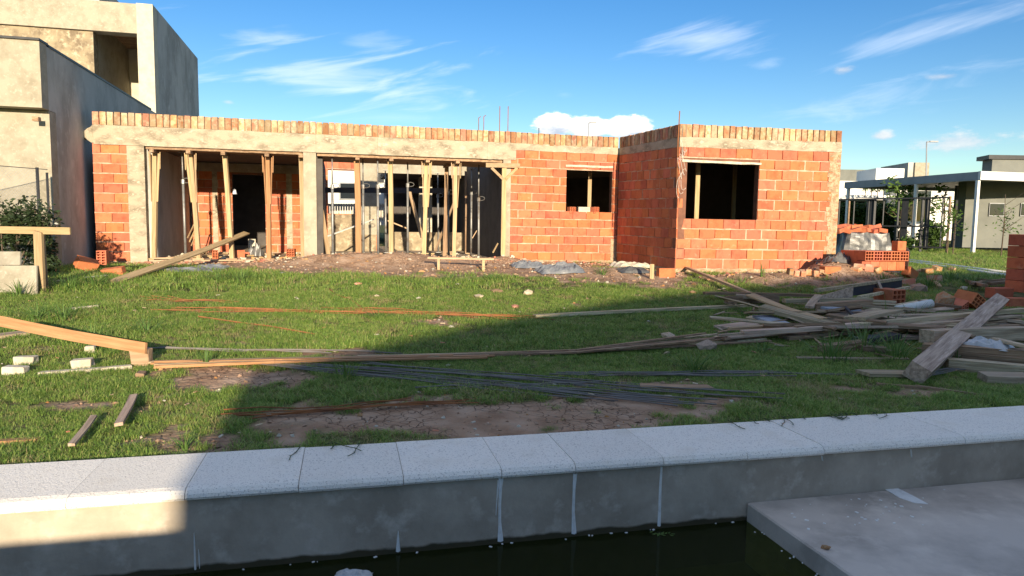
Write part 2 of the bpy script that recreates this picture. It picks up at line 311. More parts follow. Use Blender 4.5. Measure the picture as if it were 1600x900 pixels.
def pool_mat():
    m = mat('pool_cement', (.43, .365, .28), (.31, .26, .195), 2.4, .42, .62, (.52, .45, .36), 7, .55, .72, rough=.8, bump=.3, bsc=40, det=10)
    nt = m.node_tree; N = nt.nodes; L = nt.links; b = N['Principled BSDF']
    tc = N.new('ShaderNodeTexCoord'); s = N.new('ShaderNodeSeparateXYZ'); L.new(tc.outputs['Object'], s.inputs[0]); nz = N.new('ShaderNodeTexNoise'); nz.inputs['Scale'].default_value = 6; nz.inputs['Detail'].default_value = 6; L.new(tc.outputs['Object'], nz.inputs['Vector'])
    ad = N.new('ShaderNodeMath'); ad.operation = 'MULTIPLY_ADD'; L.new(nz.outputs[0], ad.inputs[0]); ad.inputs[1].default_value = .05; L.new(s.outputs[2], ad.inputs[2])
    cur = b.inputs['Base Color'].links[0].from_socket
    for a, c, col in ((-.300, -.322, (.06, .05, .028)), (-.24, -.29, (.15, .14, .12))):
        pass
    r1 = N.new('ShaderNodeMapRange'); L.new(ad.outputs[0], r1.inputs[0]); r1.inputs[1].default_value = -.318; r1.inputs[2].default_value = -.332
    x = N.new('ShaderNodeMix'); x.data_type = 'RGBA'; L.new(r1.outputs[0], x.inputs[0]); L.new(cur, x.inputs[6]); x.inputs[7].default_value = (.055, .045, .022, 1); L.new(x.outputs[2], b.inputs['Base Color'])
    return m
M['pool'] = pool_mat()
def water_mat():
    m = bpy.data.materials.new('murky_green_water'); m.use_nodes = True; nt = m.node_tree; N = nt.nodes; L = nt.links; b = N['Principled BSDF']; out = N['Material Output']
    b.inputs['Base Color'].default_value = (.032, .038, .012, 1); b.inputs['Roughness'].default_value = .04; b.inputs['IOR'].default_value = 1.33
    tr = N.new('ShaderNodeBsdfTransparent'); tr.inputs[0].default_value = (.45, .50, .20, 1); mx = N.new('ShaderNodeMixShader'); mx.inputs[0].default_value = .6
    nz = N.new('ShaderNodeTexNoise'); nz.inputs['Scale'].default_value = 5; tc = N.new('ShaderNodeTexCoord'); L.new(tc.outputs['Object'], nz.inputs['Vector']); bp = N.new('ShaderNodeBump'); bp.inputs['Strength'].default_value = .06; bp.inputs['Distance'].default_value = .01
    L.new(nz.outputs[0], bp.inputs['Height']); L.new(bp.outputs[0], b.inputs['Normal'])
    L.new(b.outputs[0], mx.inputs[1]); L.new(tr.outputs[0], mx.inputs[2]); L.new(mx.outputs[0], out.inputs[0]); return m
M['water'] = water_mat()
def ground_mat():
    m = bpy.data.materials.new('lawn_and_bare_soil'); m.use_nodes = True; nt = m.node_tree; N = nt.nodes; L = nt.links; b = N['Principled BSDF']; b.inputs['Roughness'].default_value = .95; b.inputs['Specular IOR Level'].default_value = .1
    at = N.new('ShaderNodeAttribute'); at.attribute_name = 'soil'; tc = N.new('ShaderNodeTexCoord')
    def noi(s, d=6):
        n = N.new('ShaderNodeTexNoise'); L.new(tc.outputs['Object'], n.inputs['Vector']); n.inputs['Scale'].default_value = s; n.inputs['Detail'].default_value = d; return n.outputs[0]
    def ramp(v, pts):
        r = N.new('ShaderNodeValToRGB'); L.new(v, r.inputs[0]); e = r.color_ramp.elements; e[0].position = pts[0][0]; e[0].color = (*pts[0][1], 1); e[1].position = pts[-1][0]; e[1].color = (*pts[-1][1], 1)
        for p, c in pts[1:-1]: x = e.new(p); x.color = (*c, 1)
        return r.outputs[0]
    gr = ramp(noi(2.5), ((.3, (.045, .06, .015)), (.5, (.085, .10, .03)), (.7, (.20, .16, .08))))
    so = ramp(noi(4, 9), ((.3, (.26, .155, .095)), (.5, (.37, .24, .155)), (.72, (.47, .33, .23))))
    vo = N.new('ShaderNodeTexVoronoi'); vo.feature = 'DISTANCE_TO_EDGE'; vo.inputs['Scale'].default_value = 12
    dm = N.new('ShaderNodeMix'); dm.data_type = 'VECTOR'; dm.inputs[0].default_value = .16; nzc = N.new('ShaderNodeTexNoise'); nzc.inputs['Scale'].default_value = 7; L.new(tc.outputs['Object'], nzc.inputs['Vector']); L.new(tc.outputs['Object'], dm.inputs[4]); L.new(nzc.outputs['Color'], dm.inputs[5]); L.new(dm.outputs[1], vo.inputs['Vector'])
    cr_ = N.new('ShaderNodeMapRange'); L.new(vo.outputs['Distance'], cr_.inputs[0]); cr_.inputs[1].default_value = .0; cr_.inputs[2].default_value = .035
    ln = N.new('ShaderNodeMapRange'); L.new(noi(1.3, 2), ln.inputs[0]); ln.inputs[1].default_value = .42; ln.inputs[2].default_value = .5   # cracks only in places
    inv = N.new('ShaderNodeMath'); inv.operation = 'SUBTRACT'; inv.inputs[0].default_value = 1; L.new(ln.outputs[0], inv.inputs[1]); ck = N.new('ShaderNodeMath'); ck.operation = 'MAXIMUM'; L.new(cr_.outputs[0], ck.inputs[0]); L.new(inv.outputs[0], ck.inputs[1])
    cm = N.new('ShaderNodeMix'); cm.data_type = 'RGBA'; L.new(ck.outputs[0], cm.inputs[0]); cm.inputs[6].default_value = (.17, .11, .075, 1); L.new(so, cm.inputs[7])
    mx = N.new('ShaderNodeMix'); mx.data_type = 'RGBA'; L.new(at.outputs['Fac'], mx.inputs[0]); L.new(gr, mx.inputs[6]); L.new(cm.outputs[2], mx.inputs[7]); L.new(mx.outputs[2], b.inputs['Base Color'])
    hh = N.new('ShaderNodeMath'); hh.operation = 'MULTIPLY_ADD'; L.new(ck.outputs[0], hh.inputs[0]); hh.inputs[1].default_value = .5; L.new(noi(18, 9), hh.inputs[2])
    bp = N.new('ShaderNodeBump'); bp.inputs['Strength'].default_value = .9; bp.inputs['Distance'].default_value = .03; L.new(hh.outputs[0], bp.inputs['Height']); L.new(bp.outputs[0], b.inputs['Normal']); return m
M['ground'] = ground_mat()

# ------------------------------------------------------------------ house geometry (used by the ground too)
A = Vector((-8.36, 14.10)); B = Vector((2.53, 16.87)); C1 = Vector((3.23, 13.70)); C2 = Vector((6.70, 14.35))
we = (B - A).normalized(); wb = Vector((-we.y, we.x)); be = (C2 - C1).normalized(); bb = Vector((-be.y, be.x)); WL = (B - A).length
def hit(px, py, P0, e, n=0.0):
    """photo point on the vertical plane through P0 along e -> (u, z)"""
    d = ray(px, py); det = d.x * (-e.y) - (-e.x) * d.y
    t = (P0.x * (-e.y) - (-e.x) * P0.y) / det; u = (d.x * P0.y - d.y * P0.x) / det
    return u, CZ + d.z * t
def wu(px, py, dd=0.0): return hit(px, py, A + wb * dd, we)
def WP(u, dd, z): q = A + we * u + wb * dd; return Vector((q.x, q.y, z))
def inhouse(x, y):
    q = Vector((x, y)) - A; u = q.dot(we); d = q.dot(wb)
    if -.1 < u < WL + .1 and d > -.02: return True
    q = Vector((x, y)) - C1; u = q.dot(be); d = q.dot(bb)
    return -.3 < u < 3.5 and d > -.02

# ------------------------------------------------------------------ ground
def build_ground():
    al = sorted(set([-400, -200, -100, -60, -35, -22, -15] + list(np.round(np.arange(-11, 9.01, .1), 3)) + list(np.arange(9.5, 30, .6)) + [-7.0, 3.62] + [35, 45, 60, 90, 150, 250, 420]))
    bl = sorted(set([-300, -120, -60, -30, -15, -8, -3.3] + [.515] + list(np.round(np.arange(.6, 13.01, .1), 3)) + list(np.arange(13.5, 34, .6)) + [38, 45, 60, 90, 140, 220, 400, 700]))
    vs = []; idx = {}; sl = []
    for j, b in enumerate(bl):
        for i, a in enumerate(al):
            p = L2W(a, b, 0); z = h(p.x, p.y)
            if b < .5: z = -.03
            elif b < .75: z = min(z, 0.0)
            vs.append((p.x, p.y, z)); sl.append(soil(p.x, p.y) if (-12 < a < 12 and b < 15) else 0.0)
    n = len(al); fs = []
    for j in range(len(bl) - 1):
        for i in range(n - 1):
            if al[i] >= -7.01 and al[i + 1] <= 4.2 and bl[j] >= -3.31 and bl[j + 1] <= .52: continue
            fs.append((j * n + i, j * n + i + 1, (j + 1) * n + i + 1, (j + 1) * n + i))
    me = bpy.data.meshes.new('ground'); me.from_pydata(vs, [], fs); me.materials.append(M['ground'])
    at = me.attributes.new('soil', 'FLOAT', 'POINT'); at.data.foreach_set('value', sl)
    me.polygons.foreach_set('use_smooth', [True] * len(me.polygons)); me.update()
    o = bpy.data.objects.new('ground', me); COL.objects.link(o); tag(o, kind='structure')
build_ground()

# ------------------------------------------------------------------ pool
def a_at(px, py, z, b=None):
    p = PZ(px, py, z); return W2L(p)
def build_pool():
    A0, A1 = -6.9, 3.55
    root = empty('swimming_pool', L2W(0, 0, 0), 'unfinished grey cement swimming pool with white coping stones and green water in it', 'swimming pool')
    # coping stones along the far side
    js = [a_at(px, py, -.02)[0] for px, py in ((105, 794.5), (290, 781), (467, 768.5), (630, 756.5), (783, 745), (898, 737), (1035, 727), (1165, 717.5), (1285, 709), (1397, 700.5), (1503, 692.5))]
    js = [js[0] - .52 * k for k in range(12, 0, -1)] + js
    js = [j for j in js if j > A0] ; js = [A0] + js + [A1 + .5]
    for i in range(len(js) - 1):
        a0, a1 = js[i] + .0016, js[i + 1] - .0016; dz = random.uniform(-.002, .002); db = random.uniform(-.003, .003)
        prof = [(.535, -.02), (.535, .03), (.055, .03), (.02, .024), (.004, .008), (0, -.008), (.006, -.02)]
        mb = MB(); vs = []
        for a in (a0, a1):
            for b, z in prof: vs.append(L2W(a, b + db, z + dz))
        n = len(prof); mb.add(vs, [tuple(range(n)), tuple(range(2 * n - 1, n - 1, -1))] + [(k, k + n, (k + 1) % n + n, (k + 1) % n) for k in range(n)])
        mb.build('coping_stone', M['coping'], root)
    def slab(a0, a1, b0, b1, z0, z1, name, m, parent=root):
        mb = MB(); mb.hexa([L2W(a, b, z) for z in (z0, z1) for a, b in ((a0, b0), (a1, b0), (a1, b1), (a0, b1))]); return mb.build(name, m, parent)
    mb = MB(); mb.hexa([L2W(a, b, z) for z in (-.0195, .0235) for a, b in ((A0 + .05, .062), (A1 + .45, .062), (A1 + .45, .53), (A0 + .05, .53))]); mb.build('grout_bed', M['grout'], root)
    # right return of the coping, towards the camera
    for k in range(6):
        b1 = -.002 - k * .5; slab(A1 + .003, A1 + .5, b1 - .495, b1, -.02, .03, 'coping_stone', M['coping'])
    slab(A0, A1 + .03, .03, .42, -1.5, -.022, 'far_wall', M['pool'])
    slab(A1 + .03, A1 + .42, -3.2, .028, -1.5, -.022, 'side_wall', M['pool'])
    slab(A0 - .3, A0, -3.2, .42, -1.5, -.0, 'end_wall', M['pool'])
    slab(A0, A1 + .028, -3.5, -3.15, -1.5, .03, 'near_wall', M['pool'])
    slab(A0, A1, -3.15, .03, -1.6, -1.45, 'pool_floor', M['algae'])
    sa = a_at(1170, 787, -.275)[0]
    sh = MB(); sh.hexa([L2W(a, b, z) for z in (-1.44, -.275) for a, b in ((sa, -3.148), (A1 + .028, -3.148), (A1 + .028, .0275), (sa, .0275))])
    sh.build('shallow_ledge', M['shelf'], root, bevel=.008)
    slab(sa - .55, sa - .002, -3.14, .0275, -1.44, -.62, 'pool_step', M['algae'])
    slab(sa - 1.1, sa - .552, -3.14, .0275, -1.44, -.86, 'pool_step', M['algae'])
    slab(A0 + .002, sa - 1.102, -.35, .0275, -1.44, -.75, 'bench_step', M['algae'])
    # grout drips on the far wall
    P0 = L2W(0, .028, 0); e = Vector((E1.x, E1.y))
    def drip(pts):
        mb = MB(); prev = None; vs = []
        for px, py, w in pts:
            w *= 1.45
            u, z = hit(px, py, Vector((P0.x, P0.y)), e); vs += [L2W(u - w / 2, .0315, z), L2W(u, .021, z), L2W(u + w / 2, .0315, z)]
        fs = []
        for i in range(len(pts) - 1): k = i * 3; fs += [(k, k + 3, k + 4, k + 1), (k + 1, k + 4, k + 5, k + 2)]
        mb.add(vs, fs); mb.build('grout_drip', M['drip'], root)
    drip([(783, 747, .022), (782, 765, .014), (781, 790, .012), (781, 815, .012), (782, 846, .024)])
    drip([(779, 750, .008), (777, 775, .006), (775, 805, .003)])
    drip([(899, 740, .018), (897, 770, .012), (896, 800, .013), (897, 834, .022)])
    drip([(1034, 729, .010), (1032, 760, .012), (1031, 795, .013), (1030, 822, .016)])
    drip([(303, 832, .003), (304, 860, .006), (305, 890, .008)]); drip([(310, 858, .002), (311, 874, .005), (312, 888, .002)])
    drip([(622, 829, .003), (622, 845, .010), (622, 862, .018)])
    drip([(1284, 712, .006), (1285, 720, .003)]); drip([(1423, 702, .004), (1424, 714, .002)])
    # flakes stuck to the waterline
    mb = MB()
    for k in range(20):
        a = random.uniform(-3.2, sa); b = .025 - abs(random.gauss(0, .012)); s = random.uniform(.003, .012)
        mb.box(L2W(a, b, -.378), s * 1.6, s, .003, random.uniform(0, 3))
    for k in range(16):
        mb.box(L2W(sa - abs(random.gauss(0, .015)), random.uniform(-.9, 0), -.378), .008, .006, .003, random.uniform(0, 3))
    mb.build('floating_flakes', M['drip'], root, kind='stuff')
    mb = MB(); mb.add([L2W(a, b, -.381) for a, b in ((A0, -3.15), (sa, -3.15), (sa, .03), (A0, .03))], [(0, 1, 2, 3)])
    w = mb.build('water', M['water']); tag(w, kind='structure')
    # deck behind the camera
    mb = MB(); mb.hexa([L2W(a, b, z) for z in (-.2, .03) for a, b in ((-9, -9), (6.5, -9), (6.5, -3.51), (-9, -3.51))]); d = mb.build('deck', M['coping']); tag(d, kind='structure')
    mb = MB(); mb.hexa([L2W(a, b, z) for z in (-.2, .03) for a, b in ((A1 + .505, -3.505), (A1 + 3, -3.505), (A1 + 3, .53), (A1 + .505, .53))]); 
    return sa
SA = build_pool()

# things on the ledge and in the water
def chunk(px, py, size, m, name, label, cat, z=None, group=None, sub=1, flat=.6, lift=0.0):
    bm = bmesh.new(); bmesh.ops.create_icosphere(bm, subdivisions=sub, radius=.5); sd = random.uniform(0, 99)
    for v in bm.verts:
        k = 1 + .55 * mnoise.noise(v.co * 1.9 + Vector((sd, 0, 0))); v.co *= k; v.co.z = max(v.co.z, -.28)
    p = PZ(px, py, z) if z is not None else G(px, py)
    me = bpy.data.meshes.new(name); bm.to_mesh(me); bm.free(); me.materials.append(m)
    o = inst(name, me, p + Vector((0, 0, size[2] * .28 + lift)), random.uniform(0, 6), size); return tag(o, label, cat, group)
chunk(1290, 858, (.045, .03, .03), M['rubble'], 'clay_lump', 'small dark reddish brown lump on the grey pool ledge', 'rubble', -.275)
def flake(pts, z, label):
    mb = MB(); ps = [PZ(x, y, z + .003) for x, y in pts]; n = len(ps)
    mb.add([p - Vector((0, 0, .003)) for p in ps] + ps, [tuple(range(n, 2 * n))[::-1]] + [(i, (i + 1) % n, (i + 1) % n + n, i + n) for i in range(n)])
    mb.build('dried_mortar_splash', M['drip'], label=label, cat='mortar')
flake([(1376, 761), (1398, 757), (1402, 762), (1430, 776), (1450, 787), (1428, 785), (1405, 777), (1390, 768)], -.275, 'long pale splash of dried mortar on the pool ledge')
def flecks():
    mb = MB()
    for k in range(46):
        px = random.gauss(1330, 75); py = 800 - (px - 1300) * .04 + random.gauss(0, 16)
        if py < 775 - (px - 1170) * .09 + 8 or px < 1225: continue
        p = PZ(px, py, -.2735); s = random.uniform(.003, .013); mb.box(p, s * 1.5, s, .003, random.uniform(0, 3))
    mb.build('mortar_flecks', M['drip'], label='scatter of tiny white mortar flecks on the pool ledge', cat='flecks', kind='stuff')
flecks()
def crumple(name, m, cx, cy, z0, rx, ry, hh, label, cat, rz=0, n=22, fold=3.0, seed=0, group=None, terrain=True, thick=True):
    mb = MB(); vs = []
    for j in range(n):
        for i in range(n):
            u = i / (n - 1) * 2 - 1; v = j / (n - 1) * 2 - 1
            x = u * rx * (1 + .18 * mnoise.noise((u * 2, v * 2, seed))); y = v * ry * (1 + .25 * mnoise.noise((u * 2, v * 2, seed + 5)))
            wx = cx + x * math.cos(rz) - y * math.sin(rz); wy = cy + x * math.sin(rz) + y * math.cos(rz)
            e_ = max(0, 1 - max(abs(u), abs(v)) ** 4)
            z = (h(wx, wy) if terrain else z0) + .015 + e_ * hh * (.5 + .5 * abs(mnoise.noise((u * fold, v * fold, seed + 9))) * 2 + .3 * abs(mnoise.noise((u * fold * 3, v * fold * 3, seed)))) * .8
            vs.append((wx, wy, z))
    fs = [(j * n + i, j * n + i + 1, (j + 1) * n + i + 1, (j + 1) * n + i) for j in range(n - 1) for i in range(n - 1)]
    mb.add(vs, fs); o = mb.build(name, m, label=label, cat=cat, group=group)
    s = o.modifiers.new('s', 'SOLIDIFY'); s.thickness = .004; return o
p = PZ(552, 905, -.381); crumple('plastic_bag', M['plastic'], p.x, p.y, -.383, .085, .04, .035, 'crumpled pale plastic bag floating in the pool water', 'plastic bag', n=12, terrain=False)
def leaves_on_water():
    r = empty('floating_weed', PZ(1030, 838, -.38), 'small patch of green leaves floating by the pool wall', 'leaves')
    mb = MB()
    for k in range(16):
        p = PZ(random.gauss(1032, 12), random.gauss(834, 2.2), -.3785); a = random.uniform(0, 6); s = .014
        d = Vector((math.cos(a), math.sin(a), 0)); e = Vector((-d.y, d.x, 0))
        mb.add([p - d * s, p + e * s * .45, p + d * s + Vector((0, 0, .002)), p - e * s * .45], [(0, 3, 2, 1)])
    mb.build('leaf', M['weed'], r, kind='stuff')
leaves_on_water()

# ------------------------------------------------------------------ brick meshes
def brick_mesh(L_, D_, H_, m, name, seed):
    rd = random.Random(seed); mb = MB(); c = .006; j = .002
    def ring(y, cc): return [(-L_ / 2 + cc, y, -H_ / 2 + cc), (L_ / 2 - cc, y, -H_ / 2 + cc), (L_ / 2 - cc, y, H_ / 2 - cc), (-L_ / 2 + cc, y, H_ / 2 - cc)]
    vs = ring(-D_ / 2, c) + ring(-D_ / 2 + c, 0) + ring(D_ / 2, 0)
    vs = [(x + rd.uniform(-j, j), y + rd.uniform(-j, j) * .6, z + rd.uniform(-j, j)) for x, y, z in vs]
    fs = [(0, 1, 2, 3), (11, 10, 9, 8)]
    for a in (0, 4):
        for k in range(4): fs.append((a + (k + 1) % 4, a + k, a + 4 + k, a + 4 + (k + 1) % 4))
    mb.add(vs, fs); return mb.mesh(name, m)
BM = [brick_mesh(.332, .12, .182, M['brick'], 'wall_brick', k) for k in range(5)]
CM = [brick_mesh(.118, .2, .25, M['cap'] if k < 3 else M['cap2'], 'cap_brick', 20 + k) for k in range(6)]
def hollow_mesh(L_=.33, W_=.18, H_=.18, nx=3, nz=3, m=None, name='hollow_brick'):
    """clay block with its end (-Y) face pierced by cells; long axis is Y"""
    mb = MB(); x0, z0 = -W_ / 2, -H_ / 2; t = .012
    xs = [x0]; zs = [z0]
    for k in range(nx): a = x0 + t + k * (W_ - t) / nx; xs += [a, a + (W_ - t) / nx - t]
    xs.append(x0 + W_)
    for k in range(nz): a = z0 + t + k * (H_ - t) / nz; zs += [a, a + (H_ - t) / nz - t]
    xs.append(x0 + W_) if False else None; zs.append(z0 + H_)
    y0, y1 = -L_ / 2, L_ / 2; dep = .12
    for i in range(len(xs) - 1):
        for j in range(len(zs) - 1):
            a, b, c, d = xs[i], xs[i + 1], zs[j], zs[j + 1]
            if i % 2 == 1 and j % 2 == 1:
                mb.add([(a, y0, c), (b, y0, c), (b, y0, d), (a, y0, d), (a, y0 + dep, c), (b, y0 + dep, c), (b, y0 + dep, d), (a, y0 + dep, d)],
                       [(0, 4, 5, 1), (1, 5, 6, 2), (2, 6, 7, 3), (3, 7, 4, 0), (4, 7, 6, 5)])
            else: mb.add([(a, y0, c), (b, y0, c), (b, y0, d), (a, y0, d)], [(0, 1, 2, 3)])
    a, b, c, d = x0, x0 + W_, z0, z0 + H_
    mb.add([(a, y0, c), (b, y0, c), (b, y0, d), (a, y0, d), (a, y1, c), (b, y1, c), (b, y1, d), (a, y1, d)], [(1, 0, 4, 5), (2, 1, 5, 6), (3, 2, 6, 7), (0, 3, 7, 4), (5, 4, 7, 6)])
    return mb.mesh(name, m or M['brick'])
HM = hollow_mesh(); HM2 = hollow_mesh(.33, .12, .18, 2, 5); HMt = hollow_mesh(.33, .18, .12, 3, 2)

# ------------------------------------------------------------------ wall builder
def wall(root, name, P0, P1, zb, zt, th, ops, courses, seed=0, blen=.34, margin=(0, 0), label=None, bricks=True, core=None, bl_joint=.008):
    rd = random.Random(seed); e = (P1 - P0); L_ = e.length; e = e / L_; n = Vector((e.y, -e.x))
    def pt(u, v, off):
        t = u / L_; z0 = zb[0] + (zb[1] - zb[0]) * t; z1 = zt[0] + (zt[1] - zt[0]) * t
        q = P0 + e * u + n * off; return Vector((q.x, q.y, z0 + (z1 - z0) * v))
    def vof(u, z):
        t = u / L_; z0 = zb[0] + (zb[1] - zb[0]) * t; z1 = zt[0] + (zt[1] - zt[0]) * t; return (z - z0) / (z1 - z0)
    O = [(u0, u1, vof((u0 + u1) / 2, z0), vof((u0 + u1) / 2, z1)) for u0, u1, z0, z1 in ops]
    us = sorted(set([0, L_] + [x for o in O for x in o[:2]])); vs_ = sorted(set([0, 1] + [x for o in O for x in o[2:]]))
    us = [u for u in us if 0 <= u <= L_]; vs_ = [v for v in vs_ if 0 <= v <= 1]
    def solid(i, j):
        if i < 0 or j < 0 or i >= len(us) - 1 or j >= len(vs_) - 1: return False
        u = (us[i] + us[i + 1]) / 2; v = (vs_[j] + vs_[j + 1]) / 2
        return not any(o[0] < u < o[1] and o[2] < v < o[3] for o in O)
    f = -.026; bk = -th; mb = MB()
    for i in range(len(us) - 1):
        for j in range(len(vs_) - 1):
            if not solid(i, j): continue
            a, b, c, d = us[i], us[i + 1], vs_[j], vs_[j + 1]
            mb.add([pt(a, c, f), pt(b, c, f), pt(b, d, f), pt(a, d, f)], [(0, 1, 2, 3)])
            mb.add([pt(a, c, bk), pt(b, c, bk), pt(b, d, bk), pt(a, d, bk)], [(3, 2, 1, 0)])
            if not solid(i - 1, j): mb.add([pt(a, c, f), pt(a, d, f), pt(a, d, bk), pt(a, c, bk)], [(0, 1, 2, 3)])
            if not solid(i + 1, j): mb.add([pt(b, c, f), pt(b, d, f), pt(b, d, bk), pt(b, c, bk)], [(3, 2, 1, 0)])
            if not solid(i, j - 1): mb.add([pt(a, c, f), pt(b, c, f), pt(b, c, bk), pt(a, c, bk)], [(3, 2, 1, 0)])
            if not solid(i, j + 1): mb.add([pt(a, d, f), pt(b, d, f), pt(b, d, bk), pt(a, d, bk)], [(0, 1, 2, 3)])
    w = mb.build(name, core or M['joint'], root, label=label)
    if not bricks: return w
    rz = math.atan2(e.y, e.x); bed = MB()
    H_ = ((zt[0] - zb[0]) + (zt[1] - zb[1])) / 2 / courses
    for c in range(courses):
        vc = (c + .5) / courses; v0 = c / courses; v1 = (c + 1) / courses
        spans = [(margin[0], L_ - margin[1])]
        for o in O:
            if o[2] < vc < o[3]:
                ns = []
                for s0, s1 in spans:
                    if o[1] <= s0 or o[0] >= s1: ns.append((s0, s1))
                    else:
                        if o[0] > s0 + .03: ns.append((s0, o[0]))
                        if o[1] < s1 - .03: ns.append((o[1], s1))
                spans = ns
        for s0, s1 in spans:
            # mortar bed under the course
            k = max(1, int((s1 - s0) / .16)); top = [(s0 + (s1 - s0) * q / k) for q in range(k + 1)]
            V = []; 
            for u in top:
                hh = (.010 + rd.uniform(0, .014)) / H_ / courses; off = -.006 + rd.uniform(-.012, .008)
                V += [pt(u, v0 - hh * .45, f), pt(u, v0 - hh * .45, off), pt(u, v0 + hh, off), pt(u, v0 + hh, f)]
            Fc = []
            for q in range(k):
                b_ = q * 4
                Fc += [(b_ + 1, b_ + 5, b_ + 6, b_ + 2), (b_ + 2, b_ + 6, b_ + 7, b_ + 3), (b_, b_ + 4, b_ + 5, b_ + 1)]
            bed.add(V, Fc)
            u = s0; first = (blen / 2 if (c % 2) else blen) * rd.uniform(.85, 1.1)
            while u < s1 - .02:
                ln = min(first, s1 - u); first = blen * rd.uniform(.97, 1.03)
                if s1 - (u + ln) < .07: ln = s1 - u
                p = pt(u + ln / 2, vc, -.06 + rd.uniform(-.007, .006)); bl = ln - bl_joint - rd.uniform(0, .004)
                inst('brick', BM[rd.randrange(5)], p + Vector((0, 0, .006 + rd.uniform(-.003, .003))), rz + rd.uniform(-.006, .006), (bl / .332, 1, (H_ - .014) / .182), w)
                # smeared vertical joint now and then
                if rd.random() < .22 and u > s0 + .1:
                    uu = u; bed.hexa([pt(uu + x, v, o_) for v in (v0, v1) for x, o_ in ((-.012, -.001), (.010, .001), (.010, f), (-.012, f))])
                u += ln
    bed.build('mortar_bed', M['mortar'], w, kind='stuff')
    return w
def cap_row(root, P0, P1, z0, z1, name='brick_course', seed=0, hgt=.25, off=0.0, th=.2):
    rd = random.Random(seed); e = P1 - P0; L_ = e.length; e /= L_; n = Vector((e.y, -e.x)); rz = math.atan2(e.y, e.x)
    k = int(L_ / .13); st = L_ / k
    mb = MB(); a = P0 - n * .035; b = P1 - n * .035; c = P1 - n * (th - .01); d = P0 - n * (th - .01)
    mb.hexa([Vector((q.x, q.y, z)) for q, z in ((a, z0), (b, z1), (c, z1), (d, z0))] + [Vector((q.x, q.y, z)) for q, z in ((a, z0 + hgt - .02), (b, z1 + hgt - .02), (c, z1 + hgt - .02), (d, z0 + hgt - .02))])
    w = mb.build(name, M['mortar_dark'], root)
    for i in range(k):
        u = (i + .5) * st; q = P0 + e * u - n * (th / 2 + rd.uniform(-.004, .006) - off); z = z0 + (z1 - z0) * u / L_ + hgt / 2 + rd.uniform(-.006, .008)
        inst('upright_brick', CM[rd.randrange(6)], (q.x, q.y, z), rz + rd.uniform(-.03, .03), ((st - .014 - rd.uniform(0, .010)) / .118, th / .2, hgt / .25), w)
    return w
def strip(root, name, P0, P1, z00, z01, z10, z11, th, m, off=0.0, seg=1, jit=0.0, seed=0, label=None):
    """solid from P0 to P1: z00..z01 at P0, z10..z11 at P1"""
    rd = random.Random(seed); e = P1 - P0; e /= e.length; n = Vector((e.y, -e.x)); mb = MB(); V = []; 
    for i in range(seg + 1):
        t = i / seg; q = P0.lerp(P1, t); a = z00 + (z10 - z00) * t; b = z01 + (z11 - z01) * t; o1 = off + rd.uniform(-jit, jit); o2 = off + rd.uniform(-jit, jit)
        jb = rd.uniform(-jit, jit) ; jt = rd.uniform(-jit, jit)
        for oo, z in ((o1, a + jb), (o2, b + jt), (off - th, b), (off - th, a)): V.append(Vector((q.x + n.x * oo, q.y + n.y * oo, z)))
    Fc = [(0, 1, 2, 3), tuple(seg * 4 + k for k in (3, 2, 1, 0))]
    for i in range(seg):
        for k in range(4): Fc.append((i * 4 + (k + 1) % 4, i * 4 + k, i * 4 + 4 + k, i * 4 + 4 + (k + 1) % 4))
    mb.add(V, Fc); return mb.build(name, m, root, label=label)

